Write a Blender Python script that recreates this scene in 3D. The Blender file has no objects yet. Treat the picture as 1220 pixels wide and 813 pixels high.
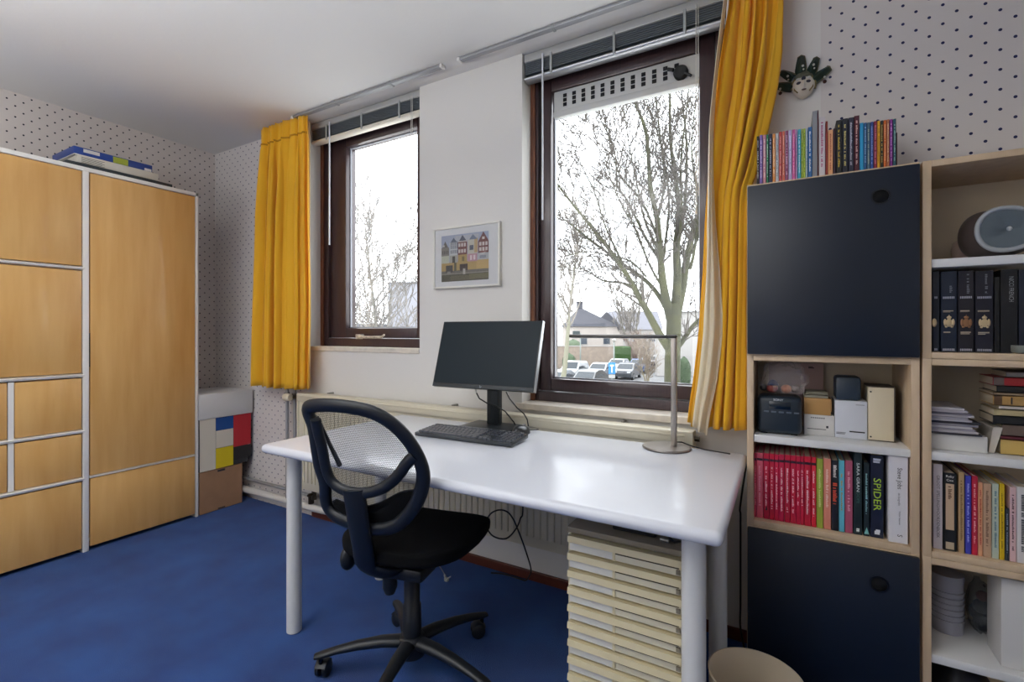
import bpy, bmesh, math, random
from mathutils import Vector, Matrix
random.seed(7)
S = bpy.context.scene
COL = S.collection
PI = math.pi
def srgb(h):
    h = h.lstrip('#'); v = [int(h[i:i+2], 16)/255 for i in (0, 2, 4)]
    return tuple((c/12.92 if c <= .04045 else ((c+.055)/1.055)**2.4) for c in v) + (1.0,)

# ------------------------------------------------------------------ camera
F_PX, YAW, HOR, EYE = 569.7, math.radians(29.842), 394.8, 1.17
cd = bpy.data.cameras.new('camera')
cd.sensor_width = 36.0
cd.lens = 36.0*F_PX/1220
cd.shift_y = (HOR-406.5)/1220
cd.clip_start = .02; cd.clip_end = 500
cam = bpy.data.objects.new('camera', cd); COL.objects.link(cam)
cam.location = (0, 0, EYE); cam.rotation_euler = (PI/2, 0, YAW)
S.camera = cam
# ------------------------------------------------------------------ sky, lamps, exposure
SKY = 4.3
w = bpy.data.worlds.new('overcast_sky'); S.world = w; w.use_nodes = True
bg = w.node_tree.nodes['Background']
bg.inputs[0].default_value = (.90, .95, 1.0, 1); bg.inputs[1].default_value = SKY
def lamp(name, kind, loc, power, color, **kw):
    d = bpy.data.lights.new(name, kind); d.energy = power; d.color = color
    for k, v in kw.items(): setattr(d, k, v)
    o = bpy.data.objects.new(name, d); COL.objects.link(o); o.location = loc
    return o
rl_ = lamp('rear_fill_light', 'AREA', (-2.3, -2.2, 1.6), 15, (1, 1, 1), shape='RECTANGLE', size=2.6, size_y=1.5)  # unseen fill light added behind the camera
rl_.rotation_euler = (PI/2, 0, 0)
ul = lamp('ceiling_fill_light', 'AREA', (-1.5, -.5, 1.75), 76, (.97, .985, 1), shape='RECTANGLE', size=1.6, size_y=.8)  # added fill aimed at the ceiling, brightens the room by bounce
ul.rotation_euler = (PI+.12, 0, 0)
for px, pz, sx, sz in ((-2.14, 1.78, .8, 1.3), (-.65, 1.66, .8, 1.55)):      # sampling portals in the two windows
    p = lamp('window_portal', 'AREA', (px, 2.2, pz), 1, (1, 1, 1), shape='RECTANGLE', size=sx, size_y=sz)
    p.rotation_euler = (-PI/2, 0, 0); p.data.cycles.is_portal = True
S.view_settings.view_transform = 'Standard'; S.view_settings.look = 'None'
S.view_settings.gamma = 1; S.view_settings.use_curve_mapping = False
S.view_settings.exposure = 0.22
S.cycles.max_bounces = 10; S.cycles.diffuse_bounces = 6; S.cycles.transparent_max_bounces = 16
S.cycles.caustics_reflective = False; S.cycles.caustics_refractive = False

# ------------------------------------------------------------------ from a photograph pixel to a point on a known plane
def ray(u, v):
    a = (u-610)/F_PX; c, s = math.cos(YAW), math.sin(YAW)
    return Vector((a*c-s, a*s+c, (HOR-v)/F_PX))
def at(u, v, X=None, Y=None, Z=None):
    r = ray(u, v)
    t = X/r.x if X is not None else Y/r.y if Y is not None else (Z-EYE)/r.z
    return r*t + Vector((0, 0, EYE))
# ------------------------------------------------------------------ materials
MATS = {}
def M(name, color='#ffffff', rough=.5, metal=0, vary=0, vscale=8, bump=0, bscale=60, coat=0, color2=None, stretch=None, spec=None, sheen=0):
    if name in MATS: return MATS[name]
    m = bpy.data.materials.new(name); m.use_nodes = True; MATS[name] = m
    nt = m.node_tree; b = nt.nodes['Principled BSDF']; L = nt.links
    col = srgb(color)
    b.inputs['Base Color'].default_value = col; b.inputs['Roughness'].default_value = rough
    b.inputs['Metallic'].default_value = metal; b.inputs['Coat Weight'].default_value = coat
    if spec is not None: b.inputs['Specular IOR Level'].default_value = spec
    if sheen: b.inputs['Sheen Weight'].default_value = sheen
    tc = nt.nodes.new('ShaderNodeTexCoord'); mp = nt.nodes.new('ShaderNodeMapping')
    L.new(tc.outputs['Object'], mp.inputs[0])
    if stretch: mp.inputs['Scale'].default_value = stretch
    if vary or color2:
        n = nt.nodes.new('ShaderNodeTexNoise'); n.inputs['Scale'].default_value = vscale
        n.inputs['Detail'].default_value = 5
        L.new(mp.outputs[0], n.inputs['Vector'])
        r = nt.nodes.new('ShaderNodeValToRGB')
        r.color_ramp.elements[0].position = .3; r.color_ramp.elements[1].position = .7
        if color2: c1, c2 = col, srgb(color2)
        else: c1 = tuple(x*(1-vary) for x in col[:3])+(1,); c2 = tuple(min(1, x*(1+vary)) for x in col[:3])+(1,)
        r.color_ramp.elements[0].color = c1; r.color_ramp.elements[1].color = c2
        L.new(n.outputs[0], r.inputs[0]); L.new(r.outputs[0], b.inputs['Base Color'])
    if bump:
        n2 = nt.nodes.new('ShaderNodeTexNoise'); n2.inputs['Scale'].default_value = bscale; n2.inputs['Detail'].default_value = 3
        bp = nt.nodes.new('ShaderNodeBump'); bp.inputs['Strength'].default_value = bump; bp.inputs['Distance'].default_value = .01
        L.new(mp.outputs[0], n2.inputs['Vector']); L.new(n2.outputs[0], bp.inputs['Height']); L.new(bp.outputs[0], b.inputs['Normal'])
    return m
def math_node(nt, op, a, b=None):
    n = nt.nodes.new('ShaderNodeMath'); n.operation = op
    for i, x in enumerate((a, b)):
        if x is None: continue
        if isinstance(x, (int, float)): n.inputs[i].default_value = x
        else: nt.links.new(x, n.inputs[i])
    return n.outputs[0]
def wallpaper(name, axis, base, dot, step=.0332, period=.0605, radius=.0046):
    m = M(name, base, .8, bump=.05, bscale=90); nt = m.node_tree; b = nt.nodes['Principled BSDF']
    tc = nt.nodes.new('ShaderNodeTexCoord'); sp = nt.nodes.new('ShaderNodeSeparateXYZ')
    nt.links.new(tc.outputs['Object'], sp.inputs[0])
    q = math_node(nt, 'DIVIDE', sp.outputs[axis], step)
    c = math_node(nt, 'ROUND', q)
    fx = math_node(nt, 'MULTIPLY', math_node(nt, 'SUBTRACT', q, c), step)
    zz = math_node(nt, 'ADD', math_node(nt, 'DIVIDE', sp.outputs[2], period), math_node(nt, 'DIVIDE', c, 2.0))
    fz = math_node(nt, 'MULTIPLY', math_node(nt, 'SUBTRACT', zz, math_node(nt, 'ROUND', zz)), period)
    d = math_node(nt, 'ADD', math_node(nt, 'MULTIPLY', fx, fx), math_node(nt, 'MULTIPLY', fz, fz))
    k = math_node(nt, 'LESS_THAN', d, radius**2)
    mx = nt.nodes.new('ShaderNodeMix'); mx.data_type = 'RGBA'
    nt.links.new(k, mx.inputs[0]); mx.inputs[6].default_value = srgb(base); mx.inputs[7].default_value = srgb(dot)
    nt.links.new(mx.outputs[2], b.inputs['Base Color'])
    return m
def pane_glass(name, tint='#ffffff', gloss=.022):
    m = bpy.data.materials.new(name); m.use_nodes = True; MATS[name] = m; nt = m.node_tree
    nt.nodes.clear(); o = nt.nodes.new('ShaderNodeOutputMaterial'); mx = nt.nodes.new('ShaderNodeMixShader')
    t = nt.nodes.new('ShaderNodeBsdfTransparent'); g = nt.nodes.new('ShaderNodeBsdfGlossy')
    t.inputs[0].default_value = srgb(tint); g.inputs['Roughness'].default_value = .02; mx.inputs[0].default_value = gloss
    nt.links.new(t.outputs[0], mx.inputs[1]); nt.links.new(g.outputs[0], mx.inputs[2]); nt.links.new(mx.outputs[0], o.inputs[0])
    return m
def film(name, color, alpha, rough=.15):
    m = M(name, color, rough); m.node_tree.nodes['Principled BSDF'].inputs['Alpha'].default_value = alpha
    return m
def net_fabric(name, color, pitch=.0052, hole=.42):
    m = M(name, color, .6); nt = m.node_tree; b = nt.nodes['Principled BSDF']
    tc = nt.nodes.new('ShaderNodeTexCoord'); sp = nt.nodes.new('ShaderNodeSeparateXYZ'); nt.links.new(tc.outputs['UV'], sp.inputs[0])
    u = math_node(nt, 'DIVIDE', sp.outputs[0], pitch); v = math_node(nt, 'DIVIDE', sp.outputs[1], pitch*.8)
    r = math_node(nt, 'ROUND', v); u2 = math_node(nt, 'ADD', u, math_node(nt, 'MULTIPLY', r, .5))
    du = math_node(nt, 'SUBTRACT', u2, math_node(nt, 'ROUND', u2)); dv = math_node(nt, 'SUBTRACT', v, r)
    d = math_node(nt, 'ADD', math_node(nt, 'MULTIPLY', du, du), math_node(nt, 'MULTIPLY', dv, dv))
    a = math_node(nt, 'GREATER_THAN', d, hole**2)
    nt.links.new(a, b.inputs['Alpha'])
    return m
# ------------------------------------------------------------------ mesh builder
class MB:
    def __init__(s): s.bm = bmesh.new(); s.uv = None
    def box(s, x0, x1, y0, y1, z0, z1, bev=0, seg=2, mi=0, rot=None, piv=None):
        r = bmesh.ops.create_cube(s.bm, size=1); vs = r['verts']
        for v in vs: v.co = Vector(((x0+x1)/2+v.co.x*(x1-x0), (y0+y1)/2+v.co.y*(y1-y0), (z0+z1)/2+v.co.z*(z1-z0)))
        fs = list({f for v in vs for f in v.link_faces})
        for f in fs: f.material_index = mi
        if bev:
            es = list({e for v in vs for e in v.link_edges})
            g = bmesh.ops.bevel(s.bm, geom=es, offset=bev, segments=seg, profile=.5, affect='EDGES', clamp_overlap=True)
            vs = list({v for f in g['faces'] for v in f.verts} | {v for v in vs if v.is_valid})
            for f in g['faces']: f.material_index = mi
        if rot is not None:
            p = Vector(piv if piv else ((x0+x1)/2, (y0+y1)/2, (z0+z1)/2))
            for v in vs: v.co = rot @ (v.co-p) + p
        return vs
    def cyl(s, p0, p1, r0, r1=None, seg=16, mi=0, cap=True):
        return s.tube([p0, p1], [r0, r0 if r1 is None else r1], seg, mi, cap)
    def tube(s, pts, r, seg=8, mi=0, cap=True, closed=False, flat=None):
        pts = [Vector(p) for p in pts]; n = len(pts)
        rs = r if isinstance(r, list) else [r]*n
        up = None; rings = []
        for i, p in enumerate(pts):
            if closed: t = pts[(i+1) % n]-pts[i-1]
            else: t = pts[min(i+1, n-1)]-pts[max(i-1, 0)]
            t.normalize()
            if up is None:
                a = Vector((0, 0, 1)) if abs(t.z) < .9 else Vector((0, 1, 0))
                if flat: a = Vector(flat)
                up = (a-t*a.dot(t)).normalized()
            else:
                up = up-t*up.dot(t)
                up = up.normalized() if up.length > 1e-6 else t.orthogonal().normalized()
            b = t.cross(up)
            rr = rs[i]; ra, rb = (rr if isinstance(rr, tuple) else (rr, rr))
            rings.append([s.bm.verts.new(p+up*math.cos(2*PI*k/seg)*ra+b*math.sin(2*PI*k/seg)*rb) for k in range(seg)])
        for i in range(n if closed else n-1):
            A, B = rings[i], rings[(i+1) % n]
            for k in range(seg):
                f = s.bm.faces.new((A[k], A[(k+1) % seg], B[(k+1) % seg], B[k])); f.material_index = mi; f.smooth = True
        if cap and not closed:
            for R in (rings[0][::-1], rings[-1]):
                f = s.bm.faces.new(R); f.material_index = mi
        return [v for R in rings for v in R]
    def lathe(s, prof, c, seg=32, mi=0, axis=None, cap=True):
        c = Vector(c); rings = []; vs = []
        q = axis.to_matrix() if axis is not None else Matrix.Identity(3)
        for r, z in prof:
            R = [s.bm.verts.new(c+q @ Vector((math.cos(2*PI*k/seg)*r, math.sin(2*PI*k/seg)*r, z))) for k in range(seg)]
            rings.append(R); vs += R
        for A, B in zip(rings, rings[1:]):
            for k in range(seg):
                f = s.bm.faces.new((A[k], A[(k+1) % seg], B[(k+1) % seg], B[k])); f.material_index = mi; f.smooth = True
        if cap:
            for R in (rings[0][::-1], rings[-1]):
                if (R[0].co-R[seg//2].co).length > 1e-5: s.bm.faces.new(R).material_index = mi
        return vs
    def ball(s, c, rx, ry=None, rz=None, seg=16, mi=0, rot=None):
        r = bmesh.ops.create_uvsphere(s.bm, u_segments=seg, v_segments=max(6, seg//2), radius=1)
        ry = rx if ry is None else ry; rz = rx if rz is None else rz
        for v in r['verts']:
            k = Vector((v.co.x*rx, v.co.y*ry, v.co.z*rz)); v.co = (rot @ k if rot is not None else k)+Vector(c)
        for f in {f for v in r['verts'] for f in v.link_faces}: f.material_index = mi; f.smooth = True
        return r['verts']
    def prism(s, pts, vec, mi=0):
        vec = Vector(vec); A = [s.bm.verts.new(Vector(p)) for p in pts]; B = [s.bm.verts.new(Vector(p)+vec) for p in pts]
        n = len(A)
        for k in range(n): s.bm.faces.new((A[k], A[(k+1) % n], B[(k+1) % n], B[k])).material_index = mi
        s.bm.faces.new(A[::-1]).material_index = mi; s.bm.faces.new(B).material_index = mi
        return A+B
    def quad(s, *p, mi=0):
        f = s.bm.faces.new([s.bm.verts.new(Vector(q)) for q in p]); f.material_index = mi; return f
    def grid(s, fn, nu, nv, mi=0, uv=None, closed=False):
        V = [[s.bm.verts.new(Vector(fn(i/nu, j/nv))) for j in range(nv+1)] for i in range(nu if closed else nu+1)]
        n = nu
        for i in range(n):
            A, B = V[i], V[(i+1) % len(V)]
            for j in range(nv):
                f = s.bm.faces.new((A[j], B[j], B[j+1], A[j+1])); f.material_index = mi; f.smooth = True
                if uv:
                    if s.uv is None: s.uv = s.bm.loops.layers.uv.new('UVMap')
                    for l, (a, b) in zip(f.loops, ((i, j), (i+1, j), (i+1, j+1), (i, j+1))): l[s.uv].uv = uv(a/nu, b/nv)
        return V
    def xf(s, mat):
        bmesh.ops.transform(s.bm, matrix=mat, verts=s.bm.verts); return s
    def build(s, name, mats, parent=None, smooth=None, solid=0, sub=0, norm=True):
        if norm: bmesh.ops.recalc_face_normals(s.bm, faces=s.bm.faces)
        me = bpy.data.meshes.new(name); s.bm.to_mesh(me); s.bm.free()
        for m in (mats if isinstance(mats, (list, tuple)) else [mats]): me.materials.append(m)
        o = bpy.data.objects.new(name, me); COL.objects.link(o)
        if smooth is not None:
            me.shade_smooth(); me.set_sharp_from_angle(angle=math.radians(smooth))
        if solid:
            d = o.modifiers.new('thickness', 'SOLIDIFY'); d.thickness = solid; d.offset = 0
        if sub:
            d = o.modifiers.new('smooth', 'SUBSURF'); d.levels = sub; d.render_levels = sub
        if parent is not None:
            o.parent = parent; o.matrix_parent_inverse = Matrix.Translation(parent.location).inverted() if parent.type == 'EMPTY' else Matrix.Identity(4)
        return o
def tag(o, label=None, cat=None, group=None, kind=None):
    if label: o['label'] = label
    if cat: o['category'] = cat
    if group: o['group'] = group
    if kind: o['kind'] = kind
    return o
def thing(name, loc, label, cat, group=None):
    o = bpy.data.objects.new(name, None); COL.objects.link(o); o.location = loc; o.empty_display_size = .05
    return tag(o, label, cat, group)
def part(name, bx, mat, parent, bev=0, label=None, seg=2):
    m = MB(); m.box(*bx, bev=bev, seg=seg); o = m.build(name, mat, parent, smooth=40 if bev else None)
    return tag(o, label)
def struct(o): o['kind'] = 'structure'; return o
def text(string, size, origin, xdir, ydir, mat, parent, name='lettering', align='CENTER', depth=.0002, width=None):
    cu = bpy.data.curves.new('t', 'FONT'); cu.body = string; cu.size = size; cu.align_x = align; cu.align_y = 'CENTER'; cu.extrude = depth; cu.resolution_u = 2
    ob = bpy.data.objects.new('t', cu); me = bpy.data.meshes.new_from_object(ob)
    bpy.data.objects.remove(ob); bpy.data.curves.remove(cu)
    if width:
        xs = [v.co.x for v in me.vertices]; k = width/max(1e-6, max(xs)-min(xs))
        me.transform(Matrix.Diagonal((k, 1, 1, 1)))
    x = Vector(xdir).normalized(); y = Vector(ydir).normalized(); z = x.cross(y)
    mt = Matrix((x, y, z)).transposed().to_4x4(); mt.translation = Vector(origin)
    me.transform(mt); me.name = name; me.materials.clear(); me.materials.append(mat)
    o = bpy.data.objects.new(name, me); COL.objects.link(o)
    if parent is not None:
        o.parent = parent; o.matrix_parent_inverse = Matrix.Translation(parent.location).inverted() if parent.type == 'EMPTY' else Matrix.Identity(4)
    return o
# ================================================================== THE ROOM
H = 2.495; YW = 2.0; XL = -3.71; XR = 1.75; YR = -2.3
paint = M('white_wall_paint', '#dcdad6', .75, bump=.08, bscale=45)
reveal = M('white_reveal_paint', '#e6e4e0', .7)
ceil_m = M('ceiling_paint', '#dedddb', .85, bump=.06, bscale=60)
paper_b = wallpaper('dotted_wallpaper_back', 0, '#d6d0cd', '#262c58')
paper_l = wallpaper('dotted_wallpaper_left', 1, '#cfc7c2', '#2a2a38')
carpet = M('blue_carpet', '#133f86', .95, vscale=5, color2='#1c54a2', bump=.9, bscale=420, spec=.1, sheen=.15)
m = MB(); m.box(XL-.1, XR+.1, YR-.1, 2.3, -.12, 0); struct(m.build('floor', carpet))
m = MB(); m.box(XL-.1, XR+.1, YR-.1, 2.3, H, H+.15); struct(m.build('ceiling', ceil_m))
m = MB(); m.box(XL-.12, XL, YR, 2.3, 0, H); struct(m.build('wall_left', paper_l))
m = MB(); m.box(XR, XR+.12, YR, 2.3, 0, H); struct(m.build('wall_right', paint))
m = MB(); m.box(XL-.12, XR+.12, YR-.12, YR, 0, H); struct(m.build('wall_front', paint))
W1 = (-2.64, -1.725, 1.075); W2 = (-1.092, -.20, .83); YB = 2.29; XP = .105
m = MB()
m.box(XL, W1[0]-.02, YW, YB, 0, H, mi=1)
m.box(W1[0]-.02, W1[0], YW, YB, 0, H)
m.box(W1[0], W1[1], YW, YB, 0, W1[2]-.028)
m.box(W1[1], W2[0], YW, YB, 0, H)
m.box(W2[0], W2[1], YW, YB, 0, W2[2]-.028)
m.box(W2[1], XP, YW, YB, 0, H)
m.box(XP, XR, YW, YB, 0, H, mi=1)
struct(m.build('wall_back', [paint, paper_b]))
brown_bb = M('red_brown_baseboard', '#5a2a1e', .45, vary=.2, vscale=20)
m = MB(); m.box(-2.6, XR, YW-.012, YW, 0, .045, bev=.003); struct(m.build('baseboard_back', brown_bb))
m = MB(); m.box(XL, XL+.012, YR, 1.988, 0, .045, bev=.003); struct(m.build('baseboard_left', brown_bb))
stone = M('pale_stone_sill', '#d8d0c4', .45, vary=.1, vscale=25, bump=.05, bscale=80)
m = MB(); m.box(W1[0]+.001, W1[1]-.001, YW-.008, 2.12, W1[2]-.028, W1[2], bev=.004); struct(m.build('trim_1', stone))
m = MB(); m.box(W2[0]-.028, W2[1]+.001, YW-.02, YW, W2[2]-.03, W2[2], bev=.004); m.box(W2[0]+.001, W2[1]-.001, YW-.001, 2.12, W2[2]-.028, W2[2]); struct(m.build('trim_2', stone))

# ------------------------------------------------------------------ windows
wood_d = M('dark_brown_frame', '#3a2b2e', .32, vscale=14, color2='#463436', stretch=(14, 14, 1.2), bump=.05, bscale=30, coat=.3)
wood_r = M('worn_red_brown_jamb', '#8a5438', .45, vscale=16, color2='#5c382a', stretch=(10, 10, 1))
glass = pane_glass('window_glass')
putty = M('grey_glazing_bead', '#9a9ca4', .5)
white_pl = M('white_plastic', '#e6e4de', .35)
alu = M('brushed_aluminium', '#b9babd', .35, metal=.9)
alu_d = M('dark_grey_aluminium', '#6d7076', .4, metal=.6)
ivory = M('ivory_plastic', '#dcd6c8', .4)
grey_slat = M('grey_blind_slat', '#6f767c', .45, metal=.3)
black_pl = M('black_plastic', '#15171a', .45)
def frame_ring(m, x0, x1, z0, z1, w, y0, y1, bev=.003):
    wl, wr, wb, wt = w
    m.box(x0, x0+wl, y0, y1, z0, z1, bev); m.box(x1-wr, x1, y0, y1, z0, z1, bev)
    m.box(x0+wl, x1-wr, y0, y1, z0, z0+wb, bev); m.box(x0+wl, x1-wr, y0, y1, z1-wt, z1, bev)
def window(n, x0, x1, z0, z1, fw, sw, gx0, gx1, gz0, gz1, label):
    m = MB(); frame_ring(m, x0, x1, z0, z1, fw, 2.10, 2.28)
    fr = struct(m.build('window_%d' % n, wood_d)); 
    m = MB(); m.box(x0, x0+.022, 2.085, 2.10, z0, z1, .003); m.box(x1-.022, x1, 2.085, 2.10, z0, z1, .003)
    m.build('jamb_strip', wood_r, fr)
    a, b, c, d = x0+fw[0]+.004, x1-fw[1]-.004, z0+fw[2]+.004, z1-fw[3]-.004
    m = MB(); frame_ring(m, a, b, c, d, (gx0-a, b-gx1, gz0-c, d-gz1), 2.115, 2.20, .006)
    sash = m.build('sash', wood_d, fr, smooth=40)
    m = MB(); frame_ring(m, gx0-.002, gx1+.002, gz0-.002, gz1+.002, (.008,)*4, 2.15, 2.162, 0); m.build('glazing_bead', putty, sash)
    m = MB(); m.box(gx0, gx1, 2.163, 2.167, gz0, gz1); m.build('pane', glass, sash)
    return fr, sash
Z1T, Z2T = 2.36, 2.36
w1, s1 = window(1, W1[0], W1[1], W1[2], H-.002, (.06, .035, .05, .06), None, at(417, 300, Y=2.15).x, -1.845, at(450, 391, Y=2.15).z, at(417, 177, Y=2.15).z, '')
w2, s2 = window(2, W2[0], W2[1], W2[2], H-.002, (.035, .05, .045, .05), None, at(660, 300, Y=2.15).x, -.315, at(735, 454.5, Y=2.15).z, 2.335, '')
# handle of the left window
hz = W1[2]+.062; hx = at(424, 399, Y=2.1).x; hx2 = at(461, 398, Y=2.1).x
m = MB(); m.box(hx, hx+.06, 2.095, 2.114, hz-.016, hz+.014, .004); m.tube([(hx+.03, 2.092, hz), (hx+.1, 2.088, hz-.004), (hx2-.03, 2.085, hz-.003), (hx2, 2.078, hz+.012)], [.010, .008, .008, .005], 10)
tag(m.build('handle', M('worn_cream_metal', '#cfc6b6', .4, vary=.35, vscale=60, metal=.3), s1, smooth=50), 'worn cream casement stay')
m = MB(); m.box(at(644, 404, Y=2.1).x-.008, at(644, 404, Y=2.1).x+.012, 2.085, 2.1145, 1.145-.02, 1.145+.008, .003); m.build('latch', M('bronze_metal', '#8a6a4c', .35, metal=.8), s2)
# ventilation grille at the top of the big window
vx0, vx1 = at(661, 112, Y=2.13).x, at(834, 67, Y=2.13).x
vz0, vz1 = at(662, 143, Y=2.13).z, at(662, 111, Y=2.13).z
vent_m = M('pale_grey_metal', '#c9cac8', .4)
m = MB(); m.box(vx0, vx1, 2.122, 2.146, vz0+.035, vz1, .002); m.box(vx0, vx1, 2.108, 2.146, vz0, vz0+.033, .008)
vg = m.build('ventilation_grille', vent_m, s2, smooth=40)
dark_hole = M('dark_hole', '#17191c', .8)
for k in range(12):
    x = vx0+.048+k*.0470
    m = MB()
    for j in range(3): m.box(x, x+.019, 2.119, 2.1225, vz0+.052+j*.0215, vz0+.052+j*.0215+.0175, .004)
    m.build('slot', dark_hole, vg)
kx, kz = at(810.5, 85, Y=2.1).x, at(810.5, 85, Y=2.1).z
m = MB(); m.lathe([(.0, -.024), (.024, -.024), (.03, -.016), (.03, 0)], (kx, 2.121, kz), 24, axis=Matrix.Rotation(-PI/2, 3, 'X').to_quaternion())
m.tube([(kx-.028, 2.098, kz+.012), (kx-.05, 2.1, kz+.022)], .008, 8); m.tube([(kx+.02, 2.098, kz-.012), (kx+.044, 2.1, kz-.03)], .006, 8)
tag(m.build('knob', black_pl, vg, smooth=50), 'black rotary knob')

# ------------------------------------------------------------------ venetian blinds pulled up
def blind(x0, x1, label, wand_x, cord_x, wand_z, cord_z, pos):
    t = thing('venetian_blind', (x0, 2.045, H-.13), label, 'blind')
    y0, y1 = 2.012, 2.07
    part('headrail', (x0, x1, y0, y1, H-.042, H-.004), M('silver_headrail', '#b4b5b4', .4, metal=.3), t, .003)
    m = MB()
    for k in range(13): m.box(x0+.004, x1-.004, y0+.004+.003*(k % 2), y1-.004, H-.047-k*.0044, H-.0450-k*.0044)
    tag(m.build('slat_stack', grey_slat, t), kind='stuff')
    m = MB(); m.tube([(x0, (y0+y1)/2, H-.118), (x1, (y0+y1)/2, H-.118)], (.013, .028), 14, flat=(0, 0, 1)); m.build('bottom_rail', ivory if pos else alu, t, smooth=50)
    for k in (.16, .5, .83):
        x = x0+(x1-x0)*k
        part('ladder_clip', (x-.006, x+.006, y0-.004, y0+.004, H-.128, H-.030), M('clear_plastic_clip', '#a6aaaa', .2), t, .003)
    m = MB(); m.tube([(wand_x, y0-.008, H-.03), (wand_x, y0-.010, wand_z)], .0045, 8); m.build('tilt_wand', M('clear_wand', '#dfe3e8', .15), t, smooth=50)
    m = MB(); m.tube([(cord_x, y0-.006, H-.03), (cord_x, y0-.008, cord_z)], .0015, 6); m.tube([(cord_x+.008, y0-.006, H-.03), (cord_x+.010, y0-.008, cord_z+.05)], .0015, 6)
    m.tube([(cord_x, y0-.008, cord_z), (cord_x, y0-.008, cord_z-.02)], [.002, .005], 8)
    m.build('pull_cord', white_pl, t)
blind(W1[0]+.005, W1[1]-.004, 'raised grey venetian blind with ivory bottom rail over the narrow left window', at(392, 200, Y=2.0).x, at(489, 200, Y=2.0).x, at(392, 292, Y=2.0).z, at(491, 245, Y=2.0).z, 1)
blind(W2[0]+.004, W2[1]-.004, 'raised grey venetian blind with silver bottom rail over the large right window', at(646, 200, Y=2.0).x, at(829, 60, Y=2.0).x, at(646, 262, Y=2.0).z, at(829, 68, Y=2.0).z-.6, 0)

# ------------------------------------------------------------------ curtain tracks on the ceiling
def track(x0, x1, label):
    t = thing('curtain_track', (x0, 1.89, H), label, 'curtain rail')
    m = MB(); m.box(x0, x1, 1.876, 1.904, H-.014, H-.0005, .002); m.build('rail', M('grey_track', '#a2a3a6', .4, metal=.5), t)
    for x in (x0-.006, x1-.008): part('end_cap', (x, x+.014, 1.873, 1.907, H-.018, H-.0005), white_pl, t, .002)
    for k in (.33, .7): x = x0+(x1-x0)*k; part('bracket', (x, x+.012, 1.873, 1.907, H-.016, H-.0005), M('clear_plastic_clip'), t)
track(at(352, 140, Z=H).x, at(527, 77, Z=H).x, 'grey ceiling curtain rail from which the left orange curtain hangs')
track(at(549, 71, Z=H).x, .12, 'grey ceiling curtain rail above the large right window')

# ------------------------------------------------------------------ curtains
def cloth(name, c, c2):
    m = M(name, c, .85, sheen=.3); nt = m.node_tree; b = nt.nodes['Principled BSDF']; out = nt.nodes['Material Output']
    tr = nt.nodes.new('ShaderNodeBsdfTranslucent'); tr.inputs[0].default_value = srgb(c2)
    mx = nt.nodes.new('ShaderNodeMixShader'); mx.inputs[0].default_value = .24
    nt.links.new(b.outputs[0], mx.inputs[1]); nt.links.new(tr.outputs[0], mx.inputs[2]); nt.links.new(mx.outputs[0], out.inputs[0])
    return m
orange = cloth('orange_curtain_cloth', '#f9c428', '#ffbe1c')
lining_m = cloth('cream_lining_cloth', '#f4e8cc', '#fbeccb')
def fold(u, n, ph=0):
    return math.sin(2*PI*n*u+ph) + .45*math.sin(2*PI*n*1.73*u+1.3+ph) + .25*math.sin(2*PI*n*2.9*u+.4)
def curtain(label, pl, pr, n, ztop, zbot, ybase, amp, tape, lean=0):
    """pl, pr: functions of height fraction (0 top..1 bottom) giving left / right edge x"""
    t = thing('curtain', ((pl(0)+pr(0))/2, ybase, ztop), label, 'curtain')
    def fn(u, s):
        a = amp*(.45+.55*min(1, s*3)) if s > tape else amp*.45
        uu = u+.006*math.sin(9*s+u*5)
        x = pl(s)+(pr(s)-pl(s))*u; z = ztop+(zbot-ztop)*s
        k = 1 if s > tape*.9 else .8
        x += .35*a*math.sin(2*PI*n*2*uu+.7)*min(1, 4*s+.2)
        return (x, ybase+a*k*fold(uu, n)*.62+lean*s, z+.004*math.sin(2*PI*n*u))
    m = MB(); m.grid(fn, 170, 44); o = m.build('drape', orange, t, smooth=80, solid=.0035)
    return t, fn
xL = lambda s: -3.185-.055*s if s < .5 else -3.2125-.03*(s-.5)
xR = lambda s: at(369, 140, Y=1.89).x+.006*s
t, fn = curtain('orange pleated curtain at the left of the narrow window', lambda s: at(311-9*s, 300, Y=1.90).x, lambda s: at(367, 300, Y=1.87).x-.045+.004*s, 6.5, H-.006, at(335, 462, Y=1.88).z, 1.893, .058, .07)
m = MB(); m.grid(lambda u, s: tuple(Vector(fn(u, .064+.006*s))+Vector((0, -.006, 0))), 120, 2); tag(m.build('pleat_tape_seam', M('orange_seam', '#c48a12', .9), t, solid=.002), 'stitched pleat seam')
m = MB(); m.grid(lambda u, s: (at(364+2.0*u, 300, Y=1.915).x, 1.93+.006*u, H-.03+(at(335, 461, Y=1.88).z+.01-H+.03)*s), 4, 12); m.build('lining', lining_m, t, solid=.003)
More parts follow.
